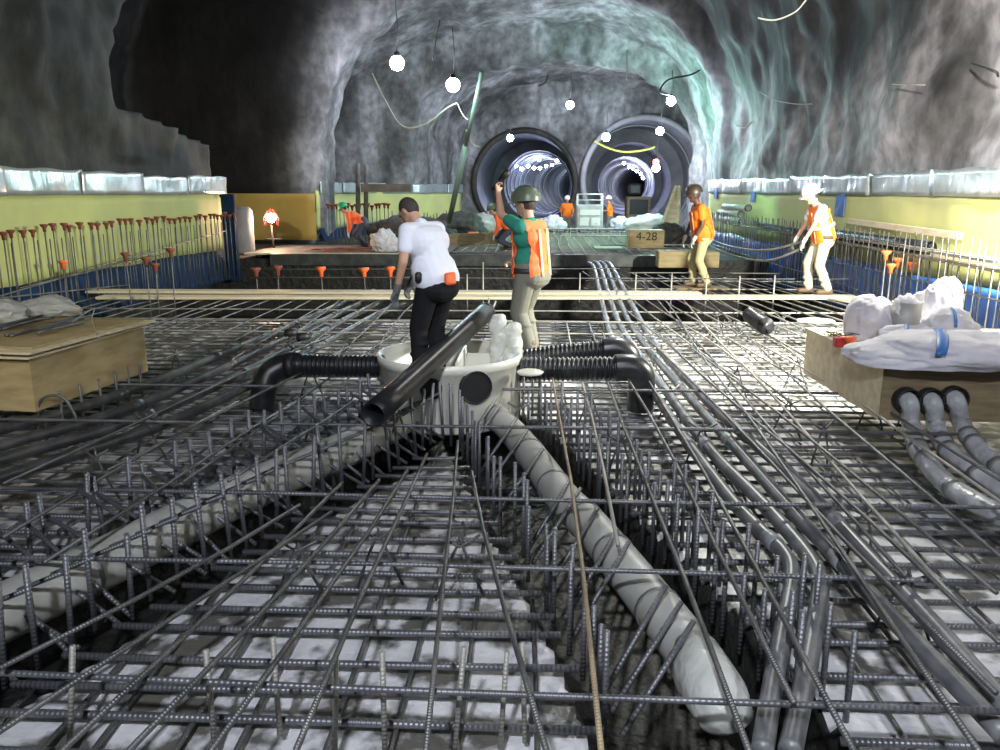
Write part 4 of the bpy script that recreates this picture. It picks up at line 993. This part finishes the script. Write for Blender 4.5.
lamp(397, 63, 28, .24, 'bulb', 'bright round lamp hanging nearest the left roof rib', (.80, .84, 1), 330, 1.6)
lamp(453, 85, 23, .19, 'bulb_teal', 'bright teal-white lamp beside the top of the slanting pole', (.75, 1, .93), 130, 1.2)
lamp(570, 105, 34, .16, 'bulb', 'flat bright lamp high over the middle of the far cavern', (.8, .82, 1), 300, 1)
lamp(510, 138, 40, .16, 'bulb', 'lamp hanging before the left tunnel mouth', (.75, .78, 1), 60, 1)
lamp(606, 137, 41, .20, 'bulb', 'lamp hanging before the right tunnel mouth', (.8, .8, 1), 170, 1)
lamp(671, 101, 30, .16, 'bulb', 'upper lamp of the two hanging by the right arch', (.26, 1, .72), 480, .8, off=(.2, 3.4, -.6))
lamp(660, 131, 32, .15, 'bulb', 'lower lamp hanging below another by the right arch', (.75, .8, 1), 200, 1.2)
lamp(656, 168, 36, .17, 'bulb', 'white lamp under the red beacon at the right tunnel edge', (.8, .8, 1), 200, 0)
lamp(656, 162, 36.2, .13, 'bulb_red', 'small red beacon above a white lamp at the right tunnel', (1, .2, .1), 0, 1.5)
for px, py, yy in ((516, 166, 57), (522, 169, 56), (539, 160, 62), (546, 166, 64), (557, 161, 60), (552, 165, 66), (534, 168, 60), (540, 168, 62), (528, 166, 58)):
    lamp(px, py, yy, .12, 'bulb_far', 'small bluish bulb strung deep in the left tunnel', (.62, .72, 1), 60 if yy in (62, 66) else 0, 0, 'bulbs in the left tunnel')
for px, py, yy in ((624, 163, 56), (629, 167, 57), (633, 168, 58), (637, 171, 58), (641, 174, 57), (643, 178, 56)):
    lamp(px, py, yy, .11, 'bulb_far', 'small bluish bulb strung deep in the right tunnel', (.62, .72, 1), 35 if yy in (57, 58) and px in (629, 637) else 0, 0, 'bulbs in the right tunnel')
c = PY(271, 218, 23); root = empty('work_light', 'glaring warm work light in the dim left side opening', 'lamp', c)
bm = bmesh.new(); bmesh.ops.create_uvsphere(bm, u_segments=14, v_segments=10, radius=.13); obj('bulb', bm, 'spark', root)
bm = bmesh.new(); 
for a in range(6): tube(bm, [(.2*cos(a*pi/3), .2*sin(a*pi/3), -.2), (.22*cos(a*pi/3), .22*sin(a*pi/3), .0), (.05*cos(a*pi/3), .05*sin(a*pi/3), .26)], .012, 5)
obj('guard', bm, 'red', root)
bm = bmesh.new(); tube(bm, [(0, 0, -.2), (0, .1, -c.z-.1)], .03, 8); tube(bm, [(-.25, .1, -.6), (.25, .1, -.6)], .02, 6); obj('stand', bm, 'dark_metal', root)
ld = bpy.data.lights.new('work_glow', 'POINT'); ld.energy = 130; ld.color = (1, .62, .38); ld.shadow_soft_size = .12
lo = bpy.data.objects.new('work_glow', ld); COL.objects.link(lo); lo.parent = root; lo.location = (.1, -.3, .05)

def cable(pts, r, m, label, cat='cable', group=None, name='cable'):
    o = strand(name, pts, r, m, sm=8, seg=5); return tag(o, label, cat, group)
cable([PY(372, 73, 26), PY(385, 100, 26), PY(402, 126, 25), PY(425, 124, 24.5), PY(447, 108, 24), PY(457, 103, 24)], .025, 'cable', 'slack pale cable sagging between the two roof lamps')
cable([PY(457, 103, 24), PY(463, 115, 24), PY(468, 120, 24)], .02, 'cable', 'short pale cable end dangling near the slanting pole')
cable([PY(466, 130, 24.5), PY(472, 143, 25), PY(480, 147, 25)], .02, 'cable', 'small cable loop hanging right of the slanting pole')
cable([PY(594, 141, 38), PY(608, 148, 38), PY(625, 152, 38), PY(645, 150, 38), PY(655, 147, 38)], .05, 'hose', 'yellow hose sagging across the right tunnel mouth', name='hose')
cable([PY(440, 20, 26), PY(436, 40, 26), PY(433, 60, 26)], .02, 'cable_dark', 'thin dark wire hanging from the roof by the upper lamp')
cable([PX(760, 92, 6.2), PX(775, 100, 6.1), PX(795, 104, 6.1), PX(812, 104, 6.2)], .014, 'cable', 'thin pale wire drooping on the grey wall above the foil')
cable([PX(735, 125, 6.2), PX(745, 128, 6.1), PX(752, 122, 6.2)], .02, 'cable', 'short pale wire curl on the wall left of the drooping wire')
cable([PY(758, 18, 12), PY(775, 20, 12), PY(795, 12, 12), PY(806, 0, 12)], .012, 'cable', 'pale looped wire high on the roof')
cable([PY(627, 50, 29), PY(627, 80, 29)], .02, 'cable', 'thin wire hanging inside the big arch')
cable([PY(671, 95, 30), PY(660, 92, 29), PY(668, 80, 29), PY(690, 75, 29), PY(700, 70, 29)], .03, 'cable_dark', 'dark tangled cable beside the upper right lamp')
cable([PY(548, 75, 30), PY(545, 83, 30), PY(538, 86, 30)], .03, 'cable_dark', 'dark cable clump on the roof between the lamps')
bar('rock_bolt', PX(893, 84, 6.1), PX(925, 85, 6.0), .012, 'rebar_pale', 'thin pale rod fixed level on the grey wall', None, cat='bolt')
cable([PX(972, 64, 6.3), PX(985, 68, 6.0), PX(996, 72, 6.0), PX(998, 76, 6.2)], .018, 'cable_dark', 'dark hooked bolt sticking out high on the bright wall', 'bolt', name='rock_bolt')
for px, py in ((775, 99), (720, 128), (750, 60)):
    p = PX(px, py, 6.15); 

# ---------------------------------------------------------------- people
def cap_mesh(bm, a, b, ra, rb, seg=14):
    a, b = V(a), V(b); d = b-a; L = d.length
    if L < 1e-6: d = V((0, 0, 1)); L = 1e-6
    t = d.normalized(); pts, rr = [], []
    for k in range(5):
        an = pi/2*(1-k/4.0); pts.append(a-t*ra*sin(an)); rr.append(max(1e-4, ra*cos(an)))
    for k in range(5):
        an = pi/2*k/4.0; pts.append(b+t*rb*sin(an)); rr.append(max(1e-4, rb*cos(an)))
    up = V((0, 0, 1)) if abs(t.z) < .9 else V((0, 1, 0)); n = (up-t*up.dot(t)).normalized(); m_ = t.cross(n)
    rings = [[bm.verts.new(p+n*(q*cos(2*pi*j/seg))+m_*(q*sin(2*pi*j/seg))) for j in range(seg)] for p, q in zip(pts, rr)]
    for i in range(len(rings)-1):
        for j in range(seg): bm.faces.new((rings[i][j], rings[i][(j+1) % seg], rings[i+1][(j+1) % seg], rings[i+1][j]))
    bm.faces.new(rings[0][::-1]); bm.faces.new(rings[-1])
def ell(bm, c, s, rot=None):
    g = bmesh.ops.create_uvsphere(bm, u_segments=18, v_segments=12, radius=1)
    for v in g['verts']:
        p = V((v.co.x*s[0], v.co.y*s[1], v.co.z*s[2])); v.co = (rot @ p if rot else p)+V(c)
def fuse(name, bm, m, parent, vox, smooth_it=4, cutters=None):
    me = bpy.data.meshes.new('t'); bm.to_mesh(me); bm.free(); o = bpy.data.objects.new('t', me); COL.objects.link(o)
    md = o.modifiers.new('r', 'REMESH'); md.mode = 'VOXEL'; md.voxel_size = vox; md.use_smooth_shade = True
    sm_ = o.modifiers.new('s', 'SMOOTH'); sm_.factor = .5; sm_.iterations = smooth_it
    dg = bpy.context.evaluated_depsgraph_get(); dg.update()
    me2 = bpy.data.meshes.new_from_object(o.evaluated_get(dg)); bpy.data.objects.remove(o)
    me2.name = name; me2.materials.clear(); me2.materials.append(M[m])
    if cutters:
        b2 = bmesh.new(); b2.from_mesh(me2)
        for co, no in cutters:
            bmesh.ops.bisect_plane(b2, geom=b2.verts[:]+b2.edges[:]+b2.faces[:], plane_co=co, plane_no=no, clear_outer=True)
        b2.to_mesh(me2); b2.free()
    for p in me2.polygons: p.use_smooth = True
    r = bpy.data.objects.new(name, me2); COL.objects.link(r); r.parent = parent; return r
def limb2(a, c, l1, l2, bend):
    """middle joint between a and c, bent towards 'bend'"""
    a, c = V(a), V(c); d = c-a; D_ = min(d.length, (l1+l2)*.999); t = d.normalized()
    x = (l1*l1-l2*l2+D_*D_)/(2*D_); h = math.sqrt(max(0, l1*l1-x*x)); b = V(bend); b = (b-t*b.dot(t)).normalized()
    return a+t*x+b*h
def person(loc, face, lean, label, cfg, sc=1.0, vox=.012, turn=0):
    """local frame: +X is where the person faces; lean in radians at the hips. cfg gives hands, feet, clothes"""
    root = empty('person', label, 'person', loc, None, face); root.scale = (sc,)*3
    hipz = cfg.get('hip', .93); hip = V(cfg.get('hipxy', (0, 0))+(hipz,)) if len(cfg.get('hipxy', (0, 0))) == 2 else V(cfg['hipxy'])
    Rl = Matrix.Rotation(lean, 3, 'Y')
    def up(v): return hip+Rl @ V(v)
    chest = up((.0, 0, .34)); neckb = up((.0, 0, .52)); ht = cfg.get('head_tilt', 0)
    Rh = Matrix.Rotation(lean*.6+ht, 3, 'Y'); hd = up((.02, 0, .56))+Rh @ V((.02, 0, .15))
    Rhz = Rh @ Matrix.Rotation(cfg.get('head_turn', 0), 3, 'Z')
    sh = [up((0, s*.19, .47)) for s in (-1, 1)]
    hands = [up(h) if isinstance(h, tuple) and len(h) == 3 and h[2] != 'w' else h for h in cfg['hands']]
    elb = [limb2(sh[i], hands[i], .29, .27, cfg.get('bend', [(-.6, (-1, 1)[i]*.5, -.6)]*2)[i]) for i in range(2)]
    hands = [elb[i]+(hands[i]-elb[i]).normalized()*.27 for i in range(2)]
    hj = [hip+V((0, s*.10, -.02)) for s in (-1, 1)]
    feet = [V(f) for f in cfg['feet']]
    kn = [limb2(hj[i], feet[i]+V((0, 0, .08)), .44, .43, (1, 0, .1)) for i in range(2)]
    skin = cfg.get('skin', 'skin')
    # body
    bm = bmesh.new()
    ell(bm, hd, (.092, .074, .115), Rh); ell(bm, hd+Rhz @ V((.03, 0, -.055)), (.06, .055, .065), Rhz)
    cap_mesh(bm, hd+Rhz @ V((.088, 0, .01)), hd+Rhz @ V((.112, 0, -.025)), .010, .015, 8)       # nose
    for s in (-1, 1):
        ell(bm, hd+Rhz @ V((-.005, s*.078, -.012)), (.022, .010, .032), Rhz)
        cap_mesh(bm, hd+Rhz @ V((.083, s*.012, .03)), hd+Rhz @ V((.078, s*.048, .03)), .010, .009, 8)
    cap_mesh(bm, hd+Rhz @ V((.075, 0, -.10)), hd+Rhz @ V((.06, 0, -.09)), .024, .03, 8)
    cap_mesh(bm, neckb-V((0, 0, .05)), hd+Rh @ V((-.02, 0, -.06)), .062, .055)
    cap_mesh(bm, chest+V((0, -.06, 0)), chest+V((0, .06, 0)), .115, .115); cap_mesh(bm, hip+V((0, -.05, .02)), hip+V((0, .05, .02)), .115, .115)
    cap_mesh(bm, hip, chest, .12, .125); cap_mesh(bm, sh[0], sh[1], .065, .065)
    for i in range(2):
        s = (-1, 1)[i]
        cap_mesh(bm, sh[i], elb[i], .053, .042); cap_mesh(bm, elb[i], hands[i], .042, .028)
        cap_mesh(bm, hj[i], kn[i], .085, .058); cap_mesh(bm, kn[i], feet[i]+V((0, 0, .09)), .056, .04)
        if not cfg.get('gloves'):
            hand_geo(bm, hands[i], (hands[i]-elb[i]).normalized(), s, cfg.get('curl', .5))
    fuse('body', bm, skin, root, vox)
    if cfg.get('gloves'):
        for i in range(2):
            bm = bmesh.new(); dd = (hands[i]-elb[i]).normalized(); cap_mesh(bm, hands[i]-dd*.05, hands[i]+dd*.01, .036, .038); hand_geo(bm, hands[i], dd, (-1, 1)[i], .7, 1.2)
            fuse('glove', bm, cfg['gloves'], root, vox)
    # eyes, mouth
    for s in (-1, 1):
        bm = bmesh.new(); ell(bm, hd+Rhz @ V((.083, s*.032, .008)), (.010, .013, .008), Rhz); obj('eye', bm, 'eye', root)
    bm = bmesh.new(); ell(bm, hd+Rhz @ V((.088, 0, -.062)), (.010, .024, .007), Rhz); obj('mouth', bm, 'lips', root)
    # hair
    bm = bmesh.new(); ell(bm, hd+Rhz @ V((-.022, 0, .018)), (.094, .083, .108), Rhz)
    h = fuse('hair', bm, cfg.get('hair', 'hair'), root, vox, 1, [(hd+Rhz @ V((.045, 0, .02)), (Rhz @ V((1, 0, -.75))).normalized()), (hd+Rhz @ V((0, 0, -.07)), (Rhz @ V((0, 0, -1))).normalized())])
    # trousers
    bm = bmesh.new(); w = cfg.get('baggy', 1.0)
    cap_mesh(bm, hip+V((0, -.07, .03)), hip+V((0, .07, .03)), .135*w, .135*w)
    cap_mesh(bm, hip+V((-.03, -.06, -.06)), hip+V((-.03, .06, -.06)), .135*w, .135*w)
    for i in range(2):
        cap_mesh(bm, hj[i], kn[i], .108*w, .082*w); cap_mesh(bm, kn[i], feet[i]+V((0, 0, .11)), .08*w, .068*w)
        if w > .99:
            for f_ in (.35, .6, .85): 
                q = kn[i].lerp(feet[i]+V((0, 0, .1)), f_); ell(bm, q+V((.015*(-1)**int(f_*10), 0, 0)), (.082*w, .075*w, .035))
    fuse('trousers', bm, cfg['trousers'], root, vox)
    # boots
    for i in range(2):
        bm = bmesh.new(); f_ = feet[i]; cap_mesh(bm, f_+V((-.05, 0, .05)), f_+V((.15, 0, .045)), .048, .045); cap_mesh(bm, f_+V((-.02, 0, .06)), f_+V((-.01, 0, .16)), .052, .055)
        fuse('boot', bm, 'boot', root, vox, 2, [(V((0, 0, f_.z+.002)), V((0, 0, -1)))])
    # shirt
    bm = bmesh.new(); b_ = cfg.get('belly', 1.0)
    cap_mesh(bm, chest+V((0, -.085, .02)), chest+V((0, .085, .02)), .135*b_, .135*b_)
    cap_mesh(bm, hip+Rl @ V((.0, -.06, .10)), hip+Rl @ V((.0, .06, .10)), .145*b_, .145*b_)
    cap_mesh(bm, hip+Rl @ V((.0, -.06, .02)), hip+Rl @ V((.0, .06, .02)), .15*b_, .15*b_)
    cap_mesh(bm, hip+Rl @ V((0, 0, .1)), chest, .15*b_, .15*b_); cap_mesh(bm, sh[0], sh[1], .082, .082)
    cap_mesh(bm, neckb-Rl @ V((0, 0, .05)), neckb+Rl @ V((0, 0, .0)), .085, .068)
    sl = cfg.get('sleeve', .55)
    for i in range(2):
        if sl <= 1: cap_mesh(bm, sh[i], sh[i].lerp(elb[i], sl), .078, .068)
        else: cap_mesh(bm, sh[i], elb[i], .076, .062); cap_mesh(bm, elb[i], elb[i].lerp(hands[i], sl-1), .062, .05)
    fuse('shirt', bm, cfg['shirt'], root, vox, 3, [(hip+Rl @ V((0, 0, -.09)), Rl @ V((-.15, 0, -1)).normalized())])
    # vest
    if cfg.get('vest'):
        bm = bmesh.new(); k = 1.11*b_
        cap_mesh(bm, chest+V((0, -.085, .02)), chest+V((0, .085, .02)), .135*k, .135*k)
        cap_mesh(bm, hip+Rl @ V((.0, -.06, .10)), hip+Rl @ V((.0, .06, .10)), .145*k, .145*k)
        cap_mesh(bm, hip+Rl @ V((.0, -.06, .0)), hip+Rl @ V((.0, .06, .0)), .155*k, .155*k)
        cap_mesh(bm, hip+Rl @ V((0, 0, .1)), chest, .15*k, .15*k); cap_mesh(bm, sh[0].lerp(chest, .05), sh[1].lerp(chest, .05), .088, .088)
        v = fuse('vest', bm, cfg['vest'], root, vox, 3, [(hip+Rl @ V((0, 0, -.10)), Rl @ V((0, 0, -1))), (up((0, 0, .55)), Rl @ V((0, 0, 1))), (sh[0]+Rl @ V((0, -.02, 0)), V((0, -1, 0))), (sh[1]+Rl @ V((0, .02, 0)), V((0, 1, 0)))])
        # open sides: remove a lens below each arm
        b2 = bmesh.new(); b2.from_mesh(v.data); inv = Rl.inverted(); dead = []
        for f_ in b2.faces:
            q = inv @ (f_.calc_center_median()-hip)
            wv = cfg.get('open', .075)*sms(.50-abs(q.z-.05)*.55, 0, .25)
            if abs(q.y) > .10 and abs(q.x) < wv and q.z < .42: dead.append(f_)
        bmesh.ops.delete(b2, geom=dead, context='FACES')
        for _ in range(14): bmesh.ops.smooth_vert(b2, verts=[v_ for v_ in b2.verts if v_.is_boundary], factor=.5, use_axis_x=True, use_axis_y=True, use_axis_z=True)
        b2.to_mesh(v.data); b2.free(); solid(v, .012)
        for s in (-1, 1):       # reflective tape, back and front, and a belt band
            for fx in (-1, 1):
                pts = []
                for j in range(12):
                    z = -.06+.5*j/11; rad = .155*k-.004-.022*(j/11); pts.append(hip+Rl @ V((fx*(rad), s*.075, z)))
                bm = bmesh.new(); gl = []
                for p in pts:
                    gl.append([bm.verts.new(p+V((0, -.02, 0))), bm.verts.new(p+V((0, .02, 0)))])
                for j in range(11): bm.faces.new((gl[j][0], gl[j][1], gl[j+1][1], gl[j+1][0]))
                e = obj('reflective_tape', bm, cfg.get('tape', 'reflect_orange'), root); solid(e, .006)
        if cfg.get('belt_tape'):
            bm = bmesh.new(); c_ = []
            for z in (.16, .21):
                c_.append([bm.verts.new(hip+Rl @ V((.175*k*cos(a*pi/16), .06*math.copysign(1, sin(a*pi/16+1e-6))+.17*k*sin(a*pi/16), z))) for a in range(32)])
            for a in range(32): bm.faces.new((c_[0][a], c_[0][(a+1) % 32], c_[1][(a+1) % 32], c_[1][a]))
            e = obj('reflective_tape', bm, 'reflect', root); solid(e, .006)
    if cfg.get('belt'):
        bm = bmesh.new(); c_ = []
        for z in (-.02, .035): c_.append([bm.verts.new(hip+V((.165*b_*cos(a*pi/16), .065*math.copysign(1, sin(a*pi/16+1e-6))+.15*b_*sin(a*pi/16), z))) for a in range(32)])
        for a in range(32): bm.faces.new((c_[0][a], c_[0][(a+1) % 32], c_[1][(a+1) % 32], c_[1][a]))
        e = obj('belt', bm, cfg['belt'], root); solid(e, .01)
    # helmet
    if cfg.get('helmet'):
        hm = cfg['helmet']; cc = hd+Rhz @ V((-.008, 0, .03)); hs = 1.08
        bm = bmesh.new(); lathe(bm, [(.145, 0), (.144, .03), (.134, .075), (.107, .12), (.064, .147), (.001, .158)], 28, c=cc, sx=1.06, sy=.90, M3=Rhz)
        for yk in (-.03, 0, .03):
            tube(bm, [cc+Rhz @ V((.142*cos(a*pi/10)*1.05, yk, .158*sin(a*pi/10)+.002)) for a in range(1, 10)], .008, 6)
        helm = obj('helmet', bm, hm, root)
        bm = bmesh.new(); bw = cfg.get('brim', .006)
        lathe(bm, [(.132, .0), (.14+bw, -.006), (.14+bw, .0), (.132, .012)], 28, c=cc, sx=1.05, sy=.90, M3=Rhz)
        e = obj('helmet_rim', bm, hm, root); bm = bmesh.new()
        gl = []
        for a in range(-5, 6):
            an = a*.2; gl.append([bm.verts.new(cc+Rhz @ V((.14*cos(an), .125*sin(an), .004))), bm.verts.new(cc+Rhz @ V((.14*cos(an)+.065*cos(an*1.2), .13*sin(an), -.018)))])
        for j in range(10): bm.faces.new((gl[j][0], gl[j][1], gl[j+1][1], gl[j+1][0]))
        e = obj('helmet_brim', bm, cfg.get('brim_mat', hm), root); solid(e, .006)
    return root, dict(hands=hands, elb=elb, hd=hd, hip=hip, Rl=Rl, Rh=Rhz)
def hand_geo(bm, w, d, s, curl, k=1.0):
    up_ = V((0, 0, 1)) if abs(d.z) < .8 else V((1, 0, 0))
    side = d.cross(up_).normalized(); nrm_ = side.cross(d).normalized()
    if s < 0: side = -side
    pc = w+d*.045*k
    for q in (-.025, -.008, .009, .026): cap_mesh(bm, w+side*q*.7*k+d*.0, w+side*q*k+d*.085*k, .015*k, .013*k, 8)
    for q, L, dl in ((-.028, .062, 0), (-.010, .072, .004), (.010, .068, .004), (.028, .052, -.004)):
        a = w+side*q*k+d*(.085+dl)*k; a1 = a+(d*cos(curl*.6)-nrm_*sin(curl*.6))*L*.5*k; a2 = a1+(d*cos(curl*1.6)-nrm_*sin(curl*1.6))*L*.3*k; a3 = a2+(d*cos(curl*2.4)-nrm_*sin(curl*2.4))*L*.22*k
        cap_mesh(bm, a, a1, .0095*k, .009*k, 8); cap_mesh(bm, a1, a2, .009*k, .0085*k, 8); cap_mesh(bm, a2, a3, .0085*k, .008*k, 8)
    t0 = w+side*-.026*k+d*.03*k; t1 = t0+(-side*.7+d*.7-nrm_*.3).normalized()*.038*k; t2 = t1+(-side*.25+d*.9-nrm_*.45).normalized()*.03*k
    cap_mesh(bm, t0, t1, .013*k, .011*k, 8); cap_mesh(bm, t1, t2, .011*k, .009*k, 8)

# white T-shirt man, in the basin, facing left and a little away
p, q = person(V((BAS.x-.22, BAS.y+.06, -.07)), pi*.80, .36, 'person in white T-shirt and black trousers standing in the basin, head bowed',
    dict(hands=[(.42, -.10, .08), (.22, .30, .0)], feet=[(.0, -.13, 0), (-.02, .13, 0)], trousers='black_trousers', shirt='tee', head_tilt=.55, head_turn=.15, baggy=1.08, belly=1.15,
         gloves='glove_grey', hip=.95, bend=[(-.2, -.1, -1), (-.6, .5, 0)], hipxy=(-.12, 0)), sc=1.04, vox=.010)
p.scale = (1.08, 1.06, 1.05)
bm = bmesh.new(); box(bm, (0, 0, 0), (.05, .13, .11), bevel=.015); e = obj('orange_pouch', bm, 'orange', p, smooth=False); e.location = q['hip']+V((-.205, .05, .03)); e.rotation_euler = (0, .1, .1)
bm = bmesh.new(); box(bm, (0, 0, 0), (.06, .07, .10), bevel=.02); e = obj('black_pouch', bm, 'black', p); e.location = q['hip']+V((.0, .235, .04))
# green T-shirt man
gx = PY(531, 300, 8.75).x
p, q = person(V((gx, 8.75, -.02)), pi*.84, .05, 'person in green T-shirt and orange mesh vest raising an arm, olive helmet',
    dict(hands=[(.30, -.18, .10), (.33, .02, .84)], feet=[(.05, -.12, 0), (-.06, .12, 0)], trousers='grey_trousers', shirt='green_tee', vest='vest', helmet='helmet_olive', brim_mat='helmet_teal', head_tilt=.02, hip=.94,
         bend=[(-1, -.2, 0), (.5, .3, -1)], baggy=1.08, belt='dark_metal', open=.085, curl=1.0), sc=1.0, vox=.010)
p.scale = (1.1, 1.1, 1.0)
h = q['hands'][1]; dd = (h-q['elb'][1]).normalized()
root = p.matrix_basis; mw = Matrix.LocRotScale(p.location, p.rotation_euler, p.scale)
hw = mw @ (h+dd*.09)
rt = empty('hand_tool', 'black hand tool held up in the raised fist', 'tool', hw)
bm = bmesh.new(); tube(bm, [(-.05, 0, -.05), (.04, -.01, .06)], .022, 12); obj('grip', bm, 'black', rt)
bm = bmesh.new(); tube(bm, [(.03, -.01, .05), (.09, -.01, .12), (.13, -.01, .15)], [.03, .045, .035], 12); obj('tool_head', bm, 'black', rt)
# far right man with white helmet
P1 = PZ(818, 294, .05)
p, q = person(V((P1.x, P1.y, .052)), pi*1.02, .28, 'person with white helmet, white T-shirt and orange vest pulling strands beside the bright wall',
    dict(hands=[(.40, -.20, .02), (.36, .10, .03)], feet=[(.12, -.12, 0), (-.10, .12, 0)], trousers='pale_khaki', shirt='tee', vest='orange_shirt', helmet='helmet_white', head_tilt=.25, gloves='glove', brim=.05,
         bend=[(-.5, -.2, -1), (-.5, .3, -1)], belt='boot', open=.07, belt_tape=1), sc=1.03, vox=.014)
hR = Matrix.LocRotScale(p.location, p.rotation_euler, p.scale) @ q['hands'][1]
cable([hR, PY(770, 250, 14.6), PY(745, 249, 15.8), PY(722, 244, 18), PY(705, 236, 21), PY(699, 228, 24)], .022, 'rebar_pale', 'pale strand curving from the glove of the white-helmeted worker', name='cable_strand')
cable([hR+V((0, 0, -.10)), PY(772, 260, 14.4), PY(748, 259, 15.6), PY(724, 252, 17.6), PY(706, 243, 20.6), PY(699, 234, 23.8)], .022, 'rebar_pale', 'lower of the two pale strands held by the white-helmeted worker', name='cable_strand')
# brown helmet man
P2 = PZ(700, 287, .0)
p, q = person(V((P2.x, P2.y, .0)), pi*1.03, .22, 'person in bright orange shirt and khaki trousers with dark brown helmet',
    dict(hands=[(.28, -.20, -.02), (.22, .20, -.02)], feet=[(.08, -.12, 0), (-.08, .12, 0)], trousers='khaki', shirt='orange_shirt', helmet='helmet_brown', head_tilt=.1, skin='skin_dark', gloves='glove', belly=1.08,
         bend=[(-.8, -.2, -.3), (-.8, .3, -.3)], vest='orange_shirt', tape='reflect_orange', open=.02), sc=1.05, vox=.015)
board('worker_plank', V((P2.x-.5, P2.y, -.015)), V((P2.x+.5, P2.y, -.015)), .5, .03, 'timber', 'short board under the boots of the brown-helmeted worker')
# bent man on the deck
P3 = PY(364, 246, 22.6)
p, q = person(V((P3.x, 22.6, .17)), pi*1.0, 1.05, 'person bending far over the work deck in orange jacket and green helmet',
    dict(hands=[(.50, -.12, .25), (.45, .16, .22)], feet=[(.05, -.12, 0), (-.10, .12, 0)], trousers='jeans', shirt='vest', helmet='helmet_green', head_tilt=-.2, sleeve=1.9, hip=.80, gloves='glove', bend=[(-.3, -.4, -1), (-.3, .4, -1)]), sc=.95, vox=.018)
# crouching man
P4 = PY(510, 252, 22.9)
p, q = person(V((P4.x, 22.9, .14)), pi*1.0, .85, 'person crouching in orange jacket on the far mat behind the raised arm',
    dict(hands=[(.45, -.12, .2), (.42, .16, .2)], feet=[(.10, -.14, 0), (-.10, .14, 0)], trousers='jeans', shirt='vest', helmet='helmet_olive', head_tilt=-.2, sleeve=1.9, hip=.62, gloves='glove', bend=[(-.3, -.4, -1), (-.3, .4, -1)]), sc=1.0, vox=.018)
# distant pair
for px, yy, fc, lab, tl in ((567, 38, -pi/2, 'distant person in orange vest standing left of the service cart', 0), (610, 38, pi*.95, 'distant person in orange vest standing right of the service cart, arms forward', .2)):
    c = PY(px, 210, yy); person(V((c.x, yy, -.28)), fc, tl*.3, lab,
        dict(hands=[(.12+tl, -.24, .05+tl), (.12+tl, .24, .05+tl)], feet=[(0, -.11, 0), (0, .11, 0)], trousers='grey_trousers', shirt='orange_shirt', helmet='helmet_white', sleeve=.9, bend=[(-1, -.3, 0), (-1, .3, 0)]), sc=1.03, vox=.03)

# ---------------------------------------------------------------- light
def pl(name, loc, e, col, soft=.3):
    ld = bpy.data.lights.new(name, 'POINT'); ld.energy = e; ld.color = col; ld.shadow_soft_size = soft
    o = bpy.data.objects.new(name, ld); COL.objects.link(o); o.location = loc; return o
def spot(name, loc, aim, e, col, ang, blend=.5, soft=.2):
    ld = bpy.data.lights.new(name, 'SPOT'); ld.energy = e; ld.color = col; ld.spot_size = radians(ang); ld.spot_blend = blend; ld.shadow_soft_size = soft
    o = bpy.data.objects.new(name, ld); COL.objects.link(o); o.location = loc
    o.rotation_euler = (V(aim)-V(loc)).to_track_quat('-Z', 'Y').to_euler(); return o
# floodlight standing beside the right wall just past the sacks, outside the view
spot('flood_and_fill', (5.7, 8.2, 2.7), (3.3, 11.0, .0), 4200, (1, .98, .88), 114, .6, .12)
spot('flood_and_fill', (2.2, 4.2, 3.3), (6.6, 10.0, 4.5), 5600, (1, .98, .97), 74, .8, .15)  # separate unseen spot, added to brighten the right wall
# unseen fill lights added behind the camera and over the mat
spot('rear_fill', (-.6, -1.6, 4.2), (.1, 4.4, 0), 950, (.84, .88, 1.0), 88, .9, .12)
spot('rear_fill', (2.6, -.6, 4.0), (2.2, 5.0, 0), 260, (.90, .93, 1.0), 90, .9, .12)
spot('rear_fill', (-3.4, 1.0, 4.2), (-5.2, 7.2, .2), 420, (1, .96, .84), 50, .8, .12)
spot('over_fill', (.2, 3.4, 4.4), (-.3, 8.2, .7), 420, (.88, .92, 1), 46, .8, .12)
pl('rear_fill', (0, -3.0, 3.6), 25, (.9, .93, 1.0), .2)
spot('left_fill', (-4.2, 12.0, 5.0), (-8.3, 13.0, .8), 130, (1, .97, .72), 90, .9, .2)
spot('mid_fill', (2.4, 12.2, 5.0), (2.7, 8.7, 0), 1300, (1, 1, .90), 70, .9, .15)
spot('green_fill', (1.6, 27.0, 4.0), (1.0, 28, 0), 500, (.42, 1, .62), 120, .7, .2)  # fill without a fixture, added to light the far mat green
spot('green_fill', (4.0, 22.0, 4.0), (5.8, 23, .6), 260, (.45, 1, .75), 70, .8, .2)  # another fixtureless fill, added to tint the far right wall
w = bpy.data.worlds.new('world'); SC.world = w; w.use_nodes = True
w.node_tree.nodes['Background'].inputs[0].default_value = (.5, .55, .6, 1); w.node_tree.nodes['Background'].inputs[1].default_value = .01
vs = SC.view_settings; SC.display_settings.display_device = 'sRGB'
vs.view_transform = 'Standard'; vs.look = 'None'; vs.exposure = 0.6; vs.gamma = 1; vs.use_curve_mapping = False
